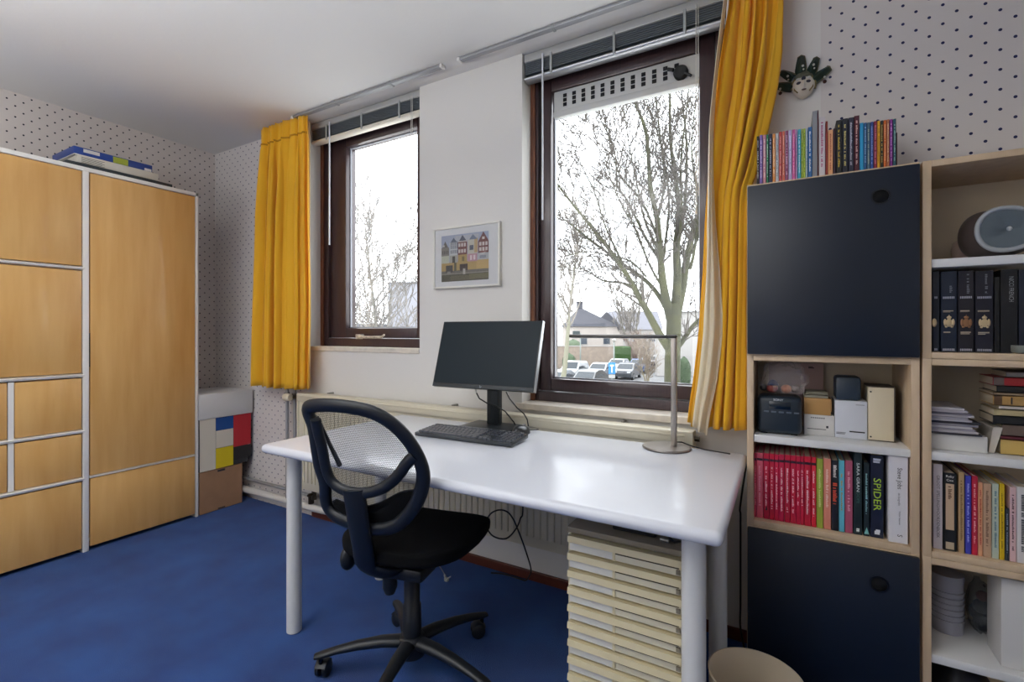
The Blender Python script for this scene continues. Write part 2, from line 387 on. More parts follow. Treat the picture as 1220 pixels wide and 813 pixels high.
# right curtain: swept towards the shelf, leading edge turned over so that the cream lining shows
def lerp(tab, x):
    for (a, p), (b, q) in zip(tab, tab[1:]):
        if x <= b: return p+(q-p)*(x-a)/(b-a)
    return tab[-1][1]
ZT, ZB = H-.016, at(855, 510, Y=1.88).z
def zofs(s): return ZT+(ZB-ZT)*s
def edge(tab):  # table of (v, u) pixels on the curtain's plane -> x as a function of the height fraction
    P = [at(u, v, Y=1.88) for v, u in tab]
    T = sorted(((ZT-p.z)/(ZT-ZB), p.x) for p in P)
    return lambda s: lerp(T, s)
el = edge([(-60, 872), (0, 866), (60, 858), (150, 848), (260, 841), (330, 838), (400, 833), (450, 827), (480, 822), (512, 818)])
er = edge([(-60, 931), (0, 932), (60, 928), (100, 922), (150, 911), (200, 899), (225, 890), (260, 888), (330, 887), (515, 884)])
t2, fn2 = curtain('orange curtain beside the navy shelf cupboard, its cream lining turned out', el, er, 5, ZT, ZB, 1.905, .045, .0)
def lin(u, s):
    a = el(s); wdt = lerp([(0, .003), (.25, .006), (.4, .016), (.5, .028), (.62, .05), (.75, .07), (.9, .075), (1, .07)], s)
    y = 1.868-.03*math.sin(PI*min(1, u*1.1))-.012*math.sin(15*u+6*s)*s
    return (a-.004+.020*min(1, max(0, s-.35)*2.2)+wdt*.85*u+.004*math.sin(14*s+3*u)*s, y+.035*(u < .001), zofs(s)+.0*u-.035*s**8*(u-.2))
m = MB(); m.grid(lin, 24, 44); m.build('lining', lining_m, t2, smooth=80, solid=.003)

# ------------------------------------------------------------------ radiator under the windows and its pipes
rad_m = M('cream_radiator_enamel', '#d3ccb6', .4)
rx0, rx1 = at(354, 470, Y=1.90).x, at(826, 520, Y=1.90).x
RZ = .79
t = thing('radiator', ((rx0+rx1)/2, 1.93, .2), 'long cream panel radiator behind the desk under both windows', 'radiator')
part('front_panel', (rx0+.01, rx1-.01, 1.905, 1.925, .2, RZ-.05), rad_m, t, .004)
part('top_cover', (rx0, rx1, 1.893, 1.965, RZ-.05, RZ), rad_m, t, .006)
part('top_bead', (rx0+.01, rx1-.03, 1.889, 1.895, RZ-.020, RZ-.012), rad_m, t, .002)
part('end_cap', (rx0, rx0+.012, 1.897, 1.965, .22, RZ-.045), rad_m, t, .003); part('end_cap', (rx1-.012, rx1, 1.897, 1.965, .22, RZ-.045), rad_m, t, .003)
part('back_panel', (rx0+.01, rx1-.01, 1.945, 1.96, .2, RZ-.052), rad_m, t)
k = 0; x = rx0+.04; rib_me = None
while x < rx1-.04:
    if rib_me is None:
        m = MB(); m.box(0, .026, 1.898, 1.908, .245, RZ-.075, .004); o = m.build('rib', rad_m, t, smooth=40); rib_me = o; o.location.x = x
    else:
        o = rib_me.copy(); COL.objects.link(o); o.location.x = x
    x += .0335
for x in (rx0+.2, -1.48, -.6): part('wall_bracket', (x, x+.014, 1.958, 2.0, RZ-.002, RZ+.006), M('dull_steel', '#8d8a84', .4, metal=.7), t, .002)
for x in (rx0+.4, rx1-.4): part('wall_mount', (x, x+.03, 1.955, 2.0, .3, .6), rad_m, t)
m = MB(); m.cyl((rx1-.001, 1.93, RZ-.03), (rx1+.018, 1.93, RZ-.03), .011, seg=12); m.build('bleed_plug', M('dark_bronze_plug', '#4a4238', .4, metal=.8), t, smooth=50)
steel = M('grey_painted_pipe', '#a9a9aa', .35, metal=.4)
vx = at(345, 472, Y=1.93).x
m = MB(); m.cyl((rx0+.002, 1.93, .755), (vx-.02, 1.93, .755), .012, seg=12); m.build('valve_neck', M('dark_bronze_plug'), t, smooth=50)
m = MB(); m.lathe([(.0, 0), (.02, 0), (.023, .006), (.023, .05), (.019, .058), (0, .058)], (vx-.012, 1.905, .755), 20, axis=Matrix.Rotation(PI/2, 3, 'Y').to_quaternion()); m.build('valve_knob', M('cream_plastic', '#ddd2b8', .4), t, smooth=50)
pz1, pz2 = at(338, 500, Y=1.93).x, at(347, 500, Y=1.93).x
t = thing('heating_pipe', (pz1, 1.95, 0), 'pair of grey heating pipes rising behind the left orange curtain', 'pipe')
for x in (pz1, pz2):
    m = MB(); m.tube([(x, 1.955, .09 if x == pz1 else .145), (x, 1.955, 1.0), (x, 1.955, 2.3)], .011, 12); m.build('riser', steel, t, smooth=50)
for x in (pz1, pz2):
    m = MB(); m.cyl((x, 1.955, .735), (x, 1.955, .775), .016, seg=12); m.build('coupling', M('dull_steel'), t, smooth=50)
t = thing('heating_pipe', (-3.2, 1.96, .06), 'white and grey heating pipes running low along the wall towards the corner', 'pipe')
white_pipe = M('white_painted_pipe', '#cfccc6', .45)
m = MB(); m.tube([(XL, 1.965, .145), (-2.7, 1.965, .145), (rx0+.1, 1.955, .145), (rx0+.1, 1.945, .21)], .011, 10); m.build('upper_pipe', steel, t, smooth=60)
m = MB(); m.tube([(XL, 1.955, .075), (-2.55, 1.955, .075), (-2.4, 1.965, .075)], .022, 12); m.build('lower_pipe', white_pipe, t, smooth=60)
m = MB(); m.cyl((rx0+.1, 1.945, .135), (rx0+.1, 1.945, .2), .015, seg=12); m.tube([(rx0+.1, 1.94, .17), (rx0+.1, 1.90, .17)], .008, 8); m.cyl((rx0+.06, 1.955, .10), (rx0+.06, 1.955, .16), .018, seg=10); m.build('shut_off_valve', M('dark_bronze_plug'), t, smooth=50)
# ================================================================== WARDROBE AND BOXES
birch = M('golden_birch_veneer', '#e2b470', .38, vscale=3.2, color2='#d6a25c', stretch=(6, 6, .7), bump=.03, bscale=40, coat=.15)
white_lam = M('white_laminate', '#ece9e3', .4)
dark_gap = M('dark_recess', '#16130f', .9)
WX = -3.22; WYE = 1.633; WYS = .50; WT = 2.04; YD = 1.075
t = thing('wardrobe', (-3.46, 1.06, 0), 'wide birch and white wardrobe with drawers against the left wall', 'wardrobe')
part('side_panel', (XL+.005, WX+.002, WYE-.016, WYE, .0, WT), white_lam, t, .002)
part('side_panel', (XL+.005, WX+.002, WYS, WYS+.016, .0, WT), white_lam, t, .002)
part('upright', (XL+.005, WX+.003, YD-.014, YD+.012, .0, WT-.022), white_lam, t, .002)
part('top_panel', (XL+.005, WX+.002, WYS, WYE, WT-.022, WT), white_lam, t, .002)
part('back_panel', (XL+.005, XL+.012, WYS, WYE, .02, WT-.02), white_lam, t)
part('plinth', (XL+.03, WX-.06, WYS+.016, WYE-.016, 0, .05), dark_gap, t)
part('bottom_panel', (XL+.012, WX-.01, WYS+.016, WYE-.016, .05, .066), white_lam, t)
def front(name, y0, y1, z0, z1, rail=True):
    d = part(name, (WX-.019, WX, y0, y1, z0, z1), birch, t, .002)
    return d
yr0, yr1 = YD+.018, WYE-.020
d = front('door', yr0, yr1, .400, WT-.026)
part('finger_pull', (WX-.012, WX+.0006, YD+.0125, YD+.0175, .98, 1.16), dark_gap, d)
d = front('drawer', yr0, yr1, .022, .384)
yl0, yl1 = WYS+.018, YD-.018
front('door', yl0, yl1, 1.515, WT-.026)
front('door', yl0, yl1, .950, 1.488)
YV = at(13, 480, X=WX).y
front('drawer', yl0, yl1, .022, .376)
for (z0, z1) in ((.402, .628), (.654, .922)):
    front('drawer', YV+.013, yl1, z0, z1); front('drawer', yl0, YV-.013, z0, z1)
for z in (1.502, .936, .641, .389):
    m = MB(); m.prism([(WX-.02, yl0-.002, z-.012), (WX+.006, yl0-.002, z-.006), (WX+.010, yl0-.002, z+.004), (WX-.02, yl0-.002, z+.012)], (0, yl1-yl0+.012, 0))
    m.build('grip_rail', white_lam, t)
m = MB(); m.prism([(WX-.02, yr0-.004, .384), (WX+.004, yr0-.004, .387), (WX+.006, yr0-.004, .393), (WX-.02, yr0-.004, .398)], (0, yr1-yr0+.004, 0)); m.build('grip_rail', white_lam, t)
part('drawer_divider', (WX-.02, WX+.001, YV-.010, YV+.010, .40, .924), white_lam, t)

cardboard = M('brown_cardboard', '#a07a5c', .8, vary=.06, vscale=14)
dark_edge = M('dark_grey_card', '#2c2c30', .7)
BX = -3.222
t = thing('cardboard_box', (-3.4, 1.77, 0), 'plain brown cardboard box on the carpet beside the wardrobe', 'box')
m = MB(); m.box(-3.58, BX, 1.642, 1.915, .002, .268, bev=.002); m.build('body', cardboard, t)
part('hand_slot', (BX-.002, BX+.0008, 1.752, 1.80, .250, .262), dark_edge, t); part('hand_slot', (BX-.002, BX+.0008, 1.755, 1.80, .006, .014), dark_edge, t)
t = thing('storage_box', (-3.4, 1.8, .27), 'storage box with colour-block front and white lid, on the brown cardboard box', 'box')
m = MB(); m.box(-3.59, BX, 1.640, 1.955, .272, .62, bev=.002); m.build('body', dark_edge, t)
cream_card = M('cream_card', '#d8d0c0', .6); red_card = M('red_card', '#b81f2c', .55); blue_card = M('blue_card', '#0f4a92', .55); yel_card = M('yellow_card', '#dcc414', .55); blk_card = M('black_card', '#1b1b1f', .55)
yb, yr, ye = at(257, 520, X=BX).y, at(278, 520, X=BX).y, at(299, 520, X=BX).y
zb = .272
for nm, mt, a, b, z0, z1 in (('cream_block', cream_card, 1.641, yb, zb, .618), ('blue_block', blue_card, yb, yr, .520, .618), ('cream_block', cream_card, yb, yr, .405, .520), ('yellow_block', yel_card, yb, yr, zb, .405), ('red_block', red_card, yr, ye, .390, .618), ('black_block', blk_card, yr, ye, zb+.03, .390)):
    part(nm, (BX-.001, BX+.001, a+.001, b-.001, z0+.001, z1-.001), mt, t)
m = MB(); m.box(-3.60, BX+.008, 1.636, 1.985, .605, .765, bev=.004); m.build('lid', M('white_card', '#cfcdcb', .55), t, smooth=40)

# two board games lying on the wardrobe
ink = M('black_ink', '#1c1c20', .6); white_ink = M('white_ink', '#e8e6e0', .6)
z = WT
gx = -3.232
y0, y1 = at(84, 190, X=gx).y, at(186, 208, X=gx).y
def flatbox(x1, xd, ya, yb_, z0, hgt, mat, label, name='board_game', cat='game box', rest=()):
    t = thing(name, (x1-xd/2, (ya+yb_)/2, z0), label, cat)
    part('tray', (x1-xd+.003, x1-.003, ya+.003, yb_-.003, z0, z0+hgt-.004), M('white_card'), t)
    part('lid', (x1-xd, x1, ya, yb_, z0+.004, z0+hgt), mat, t, .0015)
    return t
ga = flatbox(gx-.005, .30, at(74, 195, X=gx).y+.02, at(206, 212, X=gx).y, z, .022, M('dark_green_box', '#2c3438', .5), 'thin dark game box lying lowest on top of the wardrobe')
gb = flatbox(gx-.018, .28, y0+.035, y1+.02, z+.022, .045, M('white_game_box', '#c9c4b8', .5), 'white game box with printed side, between two others on the wardrobe')
gc = flatbox(gx-.022, .29, y0+.02, y1-.01, z+.067, .042, M('blue_game_box', '#1b3c86', .4), 'blue game box topmost of the stack on the wardrobe')
fx = gx-.018
for k in range(5):
    part('print_line', (fx-.001, fx+.0006, y0+.05, y0+.05+.10-.01*(k % 2), z+.028+k*.007, z+.030+k*.007), ink, gb)
part('print_patch', (gx-.023, gx-.0212, y0+.19, y0+.26, z+.071, z+.105), M('lime_print', '#9aa436', .5), gc)
part('print_patch', (gx-.023, gx-.0213, y0+.06, y0+.13, z+.086, z+.104), M('white_card'), gc)
part('print_patch', (gx-.023, gx-.0212, y1-.05, y1-.015, z+.071, z+.085), M('white_card'), gc)

# ================================================================== DESK
desk_m = M('white_desk_laminate', '#dbdee6', .22, coat=.2)
DZ = .745; DX0, DX1, DY0, DY1 = -1.715, -.115, 1.085, 1.845
t = thing('desk', ((DX0+DX1)/2, (DY0+DY1)/2, 0), 'large white desk with rounded edges on tubular legs', 'desk')
m = MB(); m.box(DX0, DX1, DY0, DY1, DZ-.034, DZ, bev=.0165, seg=5); m.build('desk_top', desk_m, t, smooth=60)
leg_m = M('white_leg_enamel', '#d8d8d6', .3)
for x in (-1.665, -.190):
    for y in (1.195, 1.655):
        m = MB(); m.lathe([(.0275, .004), (.0275, DZ-.033)], (x, y, 0), 28); l = m.build('leg', leg_m, t, smooth=50)
        m = MB(); m.lathe([(.024, 0), (.027, .004)], (x, y, 0), 20); m.build('foot', M('grey_plastic', '#8c8c8c', .5), l)
part('apron_rail', (-1.66, -.19, 1.40, 1.43, DZ-.075, DZ-.034), leg_m, t)

# ------------------------------------------------------------------ monitor
scr_dark = M('monitor_black', '#0d1113', .35)
scr_m = M('screen_off', '#17232a', .4, spec=.18)
sil = M('silver_bezel', '#a9abae', .35, metal=.6)
t = thing('monitor', (-1.118, 1.79, DZ), 'black flat monitor switched off, on the desk before the pier', 'monitor')
m = MB()
MW, MH = .497, .300
Rm = Matrix.Rotation(math.radians(2.3), 3, 'Z') @ Matrix.Rotation(math.radians(-17.1), 3, 'X')
cen = Vector((-1.118, 1.72, 1.071))
def mon(name, bx, mat, bev=0, par=None):
    m = MB(); m.box(*bx, bev=bev); m.xf(Matrix.Translation(cen) @ Rm.to_4x4()); return m.build(name, mat, par or t, smooth=40 if bev else None)
cs = mon('casing', (-MW/2, MW/2, 0, .022, -MH/2, MH/2), scr_dark, .003)
mon('side_bezel', (MW/2-.001, MW/2+.002, -.001, .020, -MH/2, MH/2), sil, .001, cs)
mon('screen', (-MW/2+.006, MW/2-.006, -.0012, .002, -MH/2+.018, MH/2-.006), scr_m)
mon('chin', (-MW/2+.002, MW/2-.002, -.002, .004, -MH/2, -MH/2+.016), M('monitor_chin', '#20272c', .45), .001)
mon('rear_hub', (-.06, .06, .022, .055, -.06, .06), scr_dark, .006)
m = MB(); m.tube([(-.003, -.0026, -MH/2+.003), (-.0015, -.0026, -MH/2+.0145)], .0008, 6); m.tube([(-.0021, -.0026, -MH/2+.0095), (.001, -.0026, -MH/2+.010), (.0005, -.0026, -MH/2+.005)], .0008, 6); m.tube([(.0015, -.0026, -MH/2+.001), (.003, -.0026, -MH/2+.0105), (.0058, -.0026, -MH/2+.0095), (.0050, -.0026, -MH/2+.005), (.0022, -.0026, -MH/2+.005)], .0008, 6); m.xf(Matrix.Translation(cen) @ Rm.to_4x4()); m.build('maker_emblem', sil, t)
part('stand_column', (-1.148, -1.088, 1.775, 1.812, DZ+.014, 1.10), M('stand_grey', '#23282c', .35, metal=.4), t, .006)
part('column_slot', (-1.142, -1.128, 1.7735, 1.776, DZ+.05, 1.04), scr_dark, t)
part('stand_base', (-1.235, -.985, 1.645, 1.843, DZ+.0005, DZ+.016), M('stand_grey'), t, .006)
cab = M('black_cable', '#101113', .5)
wht = M('white_plastic')
p = [at(567.5, 468, Y=1.735), at(571, 475, Y=1.73), at(580, 480.5, Y=1.74), at(591, 484, Y=1.76), at(602, 490.5, Y=1.77), at(612, 503, Y=1.80), at(615, 509, Y=1.84)]
m = MB(); m.tube(p, .0028, 8); m.build('video_cable', cab, t, smooth=70)
m = MB(); m.tube([at(566, 461.5, Y=1.738), at(567.5, 468.5, Y=1.735)], [.007, .0045], 10); m.build('cable_plug', wht, t, smooth=60)
p = [at(603, 467, Y=1.745), at(607, 475, Y=1.76), at(616, 486, Y=1.79), at(624, 493, Y=1.83), at(628, 500, Y=1.86), at(629.5, 508, Y=1.868)]
m = MB(); m.tube(p, .0028, 8); m.build('power_cable', cab, t, smooth=70)
m = MB(); m.tube([at(601.5, 463, Y=1.742), at(605.5, 472, Y=1.757)], [.005, .0035], 8); m.build('cable_plug', wht, t, smooth=60)

# ------------------------------------------------------------------ keyboard and mouse
KZ = DZ+.0005
t = thing('keyboard', (-1.09, 1.565, DZ), 'black full-size keyboard on the desk in front of the monitor', 'keyboard')
Rk = Matrix.Translation((-1.09, 1.568, KZ)) @ Matrix.Rotation(math.radians(2.5), 4, 'Z') @ Matrix.Rotation(math.radians(3.0), 4, 'X')
m = MB(); m.box(-.222, .222, -.072, .072, .004, .020, bev=.004); m.xf(Rk); m.build('case', M('keyboard_case', '#303338', .22), t, smooth=40)
m = MB()
def key(x, y, wd, dp): m.prism([(x-wd/2, y-dp/2, .019), (x+wd/2, y-dp/2, .019), (x+wd/2, y+dp/2, .019), (x-wd/2, y+dp/2, .019)], (0, 0, .0075))
for r in range(6):
    y = .054-r*.0212-(.004 if r else 0)
    x = -.208
    wl = [1]*15 if r < 2 else [1.5]+[1]*12+[1.5] if r == 2 else [1.75]+[1]*11+[2.25] if r == 3 else [2.25]+[1]*10+[2.75] if r == 4 else [1.25]*3+[6.25]+[1.25]*4
    for q in wl:
        wd = q*.0182; key(x+wd/2, y, wd-.0035, .0150); x += wd
    for k in range(3):
        if r not in (3,) and not (r == 4 and k != 1): key(.083+k*.0182, y, .0148, .0150)
    for k in range(4): key(.147+k*.0182, y, .0148, .0150)
m.xf(Rk)
keys = tag(m.build('keys', M('key_plastic', '#4a4d54', .16), t), kind='stuff')
m = MB(); m.box(-.21, -.18, .05, .066, -.004+.004, .006); m.box(.18, .21, .05, .066, 0, .006); m.xf(Rk); m.build('rubber_foot', black_pl, t)
mx, my = at(621, 512, Z=DZ+.018).x, at(621, 512, Z=DZ+.018).y
t = thing('computer_mouse', (mx, my, DZ), 'black computer mouse behind the right end of the keyboard', 'mouse')
m = MB(); m.grid(lambda a, b: (mx+.031*math.cos(2*PI*a)*math.sin(b*PI/2)*1.0, my+.055*math.sin(2*PI*a)*math.sin(b*PI/2), DZ+.001+.036*math.cos(b*PI/2)**.7*(1-.25*math.sin(2*PI*a)*math.sin(b*PI/2))), 28, 8, closed=True)
m.build('shell', M('mouse_shell', '#26282b', .3), t, smooth=80)
m = MB(); m.lathe([(.0, -.004), (.009, -.004), (.009, .004), (0, .004)], (mx, my+.025, DZ+.029), 16, axis=Matrix.Rotation(PI/2, 3, 'Y').to_quaternion()); m.build('scroll_wheel', M('grey_plastic'), t, smooth=40)
m = MB(); m.tube([(mx, my+.05, DZ+.008), (mx+.01, my+.075, DZ+.004), (mx+.03, my+.10, DZ+.003), (mx+.02, DY1-.005, DZ+.003)], .002, 6); m.build('cable', cab, t)

# ------------------------------------------------------------------ desk lamp
steel_b = M('brushed_steel', '#9d9690', .32, metal=.85)
lc = Vector((-.382, 1.76, DZ)); lp = Vector((-.362, 1.768, DZ))
lc = at(794, 533, Z=DZ+.004); lp = at(803, 532, Z=DZ+.008)
lt = at(803, 402, Y=lp.y).z
t = thing('desk_lamp', (lc.x, lc.y, DZ), 'slim steel desk lamp with a horizontal arm and round foot', 'lamp')
m = MB(); m.lathe([(.083, 0), (.085, .004), (.082, .008), (.02, .0105), (0, .0105)], (lc.x, lc.y, DZ+.0005), 48); m.build('foot', steel_b, t, smooth=30)
part('pole', (lp.x-.010, lp.x+.010, lp.y-.007, lp.y+.007, DZ+.008, lt+.008), steel_b, t, .003)
le = at(679, 402, Y=lp.y).x
part('arm', (le, lp.x+.010, lp.y-.010, lp.y+.010, lt-.004, lt+.009), M('dark_steel', '#5c5a58', .35, metal=.8), t, .003)
part('led_strip', (le+.01, lp.x-.03, lp.y-.006, lp.y+.006, lt-.006, lt-.0035), M('white_diffuser', '#d9d6cf', .5), t)
p = [lp+Vector((.005, .02, .012)), at(812, 527, Y=lp.y+.04), at(822, 531, Z=DZ+.004), at(840, 536, Z=DZ+.003), at(870, 541, Z=DZ+.003)]
p = [Vector((q.x, q.y, q.z)) for q in p]
m = MB(); m.tube(p, .0022, 8); m.build('cord', cab, t, smooth=70)

# ================================================================== DRAWER TOWER UNDER THE DESK
crm = M('cream_drawer_plastic', '#d9cda8', .42); crm2 = M('pale_cream_plastic', '#d6cfb8', .45)
TX0, TX1, TY0, TY1 = -.537, -.218, 1.245, 1.60
t = thing('drawer_tower', ((TX0+TX1)/2, (TY0+TY1)/2, 0), 'cream plastic tower of flat paper drawers under the desk', 'drawer unit')
part('side_panel', (TX0, TX0+.010, TY0+.012, TY1, 0.0, .612), crm2, t, .002); part('side_panel', (TX1-.010, TX1, TY0+.012, TY1, 0, .612), crm2, t, .002)
part('back_panel', (TX0, TX1, TY1-.008, TY1, 0, .612), crm2, t)
part('top_panel', (TX0-.002, TX1+.002, TY0+.006, TY1, .602, .618), M('taupe_plastic', '#8c8270', .5), t, .003)
part('base', (TX0, TX1, TY0+.012, TY1, .0, .012), crm2, t)
pit = .0484
tmpl = None
card = M('label_card', '#d9d7cf', .6)
for k in range(12):
    z = .600-(k+1)*pit
    if tmpl is None:
        m = MB()
        a, b = TX0+.004, TX1-.004
        m.prism([(a, TY0+.02, z+.002), (a, TY0+.006, z+.002), (a, TY0+.006, z+.024), (a, TY0-.006, z+.028), (a, TY0-.003, z+pit-.004), (a, TY0+.02, z+pit-.004)], (b-a, 0, 0))
        d = m.build('drawer', crm, t)
        c = part('label_card', (a+.004, a+.128, TY0+.0035, TY0+.0062, z+.004, z+.024), card, d)
        m = MB(); m.box(a+.135, b-.012, TY0+.0045, TY0+.0062, z+.0195, z+.0245); g = m.build('painted_shadow', M('painted_shadow_brown', '#4a4030', .8), d)  # dark strip painted in for the shade of the slot
        rp = part('recess_panel', (a+.135, b-.001, TY0+.0048, TY0+.0064, z+.003, z+.0195), crm2, d)
        e = part('divider', (a+.128, a+.135, TY0+.002, TY0+.008, z+.002, z+.026), crm, d)
        q = part('catch', (b-.018, b-.008, TY0-.001, TY0+.007, z+.008, z+.018), M('taupe_plastic'), d)
        tmpl = (d, c, g, rp, e, q)
    else:
        d = tmpl[0].copy(); COL.objects.link(d); d.location.z = -k*pit
        for ch in tmpl[1:]:
            h2 = ch.copy(); COL.objects.link(h2); h2.parent = d
# black tangle lying on the drawer tower
t = thing('power_adapter', (-.34, 1.30, .618), 'black adapter with cable lying on the drawer tower under the desk', 'adapter')
part('body', (-.42, -.30, 1.29, 1.36, .6185, .648), black_pl, t, .006)
m = MB(); m.tube([(-.30, 1.32, .63), (-.27, 1.30, .628), (-.25, 1.28, .624), (-.235, 1.30, .622), (-.26, 1.36, .622), (-.33, 1.40, .622)], .003, 8); m.build('cable', cab, t, smooth=70)
m = MB(); m.cyl((-.285, 1.275, .628), (-.262, 1.272, .628), .006, seg=12); m.build('plug', M('dull_steel'), t, smooth=50)

# ------------------------------------------------------------------ waste bin
m = MB(); bc = at(900, 806, Z=.28)
m.lathe([(0, .001), (.088, .001), (.090, .004), (.112, .275), (.114, .28), (.110, .281), (.108, .275), (.086, .008), (0, .008)], (bc.x, bc.y, 0), 56)
tag(m.build('waste_bin', M('cream_bin_plastic', '#d2c4ae', .45), smooth=40), 'round cream waste bin on the floor right of the desk leg', 'bin')

# ------------------------------------------------------------------ cables below the desk
m = MB()
p = [at(623, 604, Y=1.875), at(620, 618, Y=1.86), at(615, 630, Y=1.85), at(605, 641, Y=1.84), at(595, 642, Y=1.83), at(585, 637, Y=1.82), at(579, 625, Y=1.82), at(584, 613, Y=1.82), at(594, 608, Y=1.83), at(604, 610, Y=1.84), at(611, 618, Y=1.85), at(616, 629, Y=1.86), at(623, 647, Y=1.88), at(630, 668, Y=1.92), at(632.5, 678, Y=1.95)]
e = at(632, 687, Z=.004); p += [at(632, 684, Y=1.95), e+Vector((0, -.0, .002)), at(620, 688, Z=.004), at(600, 684, Z=.004), at(585, 683, Z=.004)]
p = [Vector((q.x, min(q.y, 1.97), max(q.z, .004))) for q in p]
def smoothpath(p, n=6):
    out = []
    for i in range(len(p)-1):
        p0, p1, p2, p3 = p[max(i-1, 0)], p[i], p[i+1], p[min(i+2, len(p)-1)]
        for k in range(n):
            s = k/n; out.append(.5*((2*p1)+(p2-p0)*s+(2*p0-5*p1+4*p2-p3)*s*s+(3*p1-p0-3*p2+p3)*s**3))
    return out+[p[-1]]
m.tube(smoothpath([Vector((p[0].x, 1.865, DZ-.036))]+p), .0035, 8)
tag(m.build('power_cable', cab, smooth=70), 'black cable hanging in a loop below the desk in front of the radiator', 'cable')
m = MB(); p = [at(u, v, Y=1.86) for u, v in ((882, 575), (878, 600), (874, 612), (876, 640), (880, 680), (878, 720), (877, 747))]
p = [Vector((min(max(q.x, -.14), -.122), 1.86, DZ-.01 if i == 0 else q.z)) for i, q in enumerate(p)] 
p[0] = Vector((-.1095-.004, 1.858, .76))
m.tube(smoothpath([Vector((q.x, q.y, q.z)) for q in p]+[Vector((-.125, 1.88, .02)), Vector((-.14, 1.93, .005))]), .0032, 8)
tag(m.build('lamp_cable', cab, smooth=70), 'black cable hanging beside the desk along the shelf side', 'cable')
t = thing('plug', (-1.25, 1.75, 0), 'small clear plug end on a thin white wire on the carpet', 'plug')
pc = at(532, 690, Z=.012)
m = MB(); m.box(pc.x-.010, pc.x+.010, pc.y-.009, pc.y+.009, .001, .018, bev=.004); m.cyl((pc.x-.008, pc.y, .016), (pc.x-.019, pc.y+.005, .022), .0028, seg=8); m.cyl((pc.x+.008, pc.y, .016), (pc.x+.018, pc.y+.009, .024), .0028, seg=8); m.cyl((pc.x, pc.y, .012), (pc.x-.006, pc.y-.004, .032), .0028, seg=8); m.build('plug_body', M('clear_plastic_clip'), t, smooth=40)
m = MB(); m.tube(smoothpath([Vector((pc.x, pc.y, .015)), at(527, 680, Z=.004), at(522, 673, Z=.003), at(519, 669, Z=.003), at(515, 664, Z=.003)]), .0015, 6); m.build('wire', M('grey_plastic'), t)
# ================================================================== OFFICE CHAIR
blk = M('chair_black_plastic', '#15191f', .42)
fab = M('chair_black_fabric', '#08090b', .9, bump=.3, bscale=500, spec=.2)
net = net_fabric('chair_mesh_net', '#33353c')
HUB = Vector((-1.112, 1.25, 0)); CY = math.radians(12)
Fv = Vector((-math.sin(CY), math.cos(CY), 0)); Rv = Vector((math.cos(CY), math.sin(CY), 0))
t = thing('office_chair', HUB, 'black swivel office chair with mesh back, at the desk', 'chair')
P0 = HUB-Fv*.25; TILT, CURV, ZREF = .3, .8, .65
def back_pt(u, v, push=0):
    r = ray(u, v); tt = 1.2
    for _ in range(40):
        p = r*tt+Vector((0, 0, EYE)); d = p-P0; x = d.dot(Rv)
        g = d.dot(Fv)+TILT*(p.z-ZREF)-CURV*x*x-push
        tt -= g/(r.dot(Fv)+TILT*r.z-2*CURV*x*r.dot(Rv))
    return r*tt+Vector((0, 0, EYE))
def loop(pts, n=4):
    k = len(pts); out = []
    P = [Vector((a, b, 0)) for a, b in pts]
    for i in range(k):
        p0, p1, p2, p3 = P[i-1], P[i], P[(i+1) % k], P[(i+2) % k]
        for j in range(n):
            s = j/n; q = .5*((2*p1)+(p2-p0)*s+(2*p0-5*p1+4*p2-p3)*s*s+(3*p1-p0-3*p2+p3)*s**3); out.append((q.x, q.y))
    return out
# centre line of the outer hoop, as (u, v) on the chair back's curved plane, with half widths
hoop = [(367, 489.5), (375, 483.5), (405, 484), (437, 489.5), (460, 500), (481, 518), (496, 540), (504, 562), (502.5, 582), (495, 601), (483, 617), (471, 626.5), (455, 630.5), (437, 628.5), (404, 617.5), (391, 605), (388, 592), (387, 575), (381, 556), (377, 531), (373.5, 509)]
m = MB(); L = loop(hoop); P = [back_pt(*q) for q in L]
m.tube(P, (.014, .021), 14, closed=True, flat=Fv)
hp = m.build('back_hoop', blk, t, smooth=80)
# inner V-shaped yoke carrying the upper net
yoke = [(376, 500), (379, 515), (384, 535), (388, 557), (394, 572), (404, 581.5), (418, 586.5), (432, 588), (448, 585), (462, 578), (474, 567), (485, 552), (494, 543)]
Y_ = [back_pt(a, b, -.006) for a, b in yoke]
m = MB(); m.tube(smoothpath(Y_, 4), [(.012, .017)]*((len(Y_)-1)*4+1), 12, flat=Fv); m.build('back_yoke', blk, t, smooth=80)
# net stretched inside the hoop
m = MB(); cu_, cv_ = 437, 552
ring = loop(hoop, 3); uvl = m.bm.loops.layers.uv.new('UVMap'); rows = []
NR = 7
for k in range(NR+1):
    s = k/NR; rows.append([m.bm.verts.new(back_pt(cu_+(a-cu_)*max(s, .001), cv_+(b-cv_)*max(s, .001), .006)) for a, b in ring])
for A, B in zip(rows, rows[1:]):
    n = len(A)
    for j in range(n):
        f = m.bm.faces.new((A[j], A[(j+1) % n], B[(j+1) % n], B[j])); f.smooth = True
        for l in f.loops:
            d = l.vert.co-P0; l[uvl].uv = (d.dot(Rv), d.z)
m.build('back_net', net, t)
# lumbar pad behind the lower net (fabric)
m = MB(); low = [(398, 596), (410, 603), (430, 606), (455, 600), (478, 588), (497, 585), (495, 598), (484, 612), (470, 621), (455, 625), (437, 623), (408, 614)]
pl_ = loop(low, 3); cc = [(447, 609)]
rr = []
for s in (.001, .5, .9, 1.0): rr.append([m.bm.verts.new(back_pt(447+(a-447)*s, 609+(b-609)*s, .014-.006*(s < .95))) for a, b in pl_])
for A, B in zip(rr, rr[1:]):
    for j in range(len(A)): m.bm.faces.new((A[j], A[(j+1) % len(A)], B[(j+1) % len(A)], B[j])).smooth = True
m.build('lumbar_pad', fab, t, solid=.012)
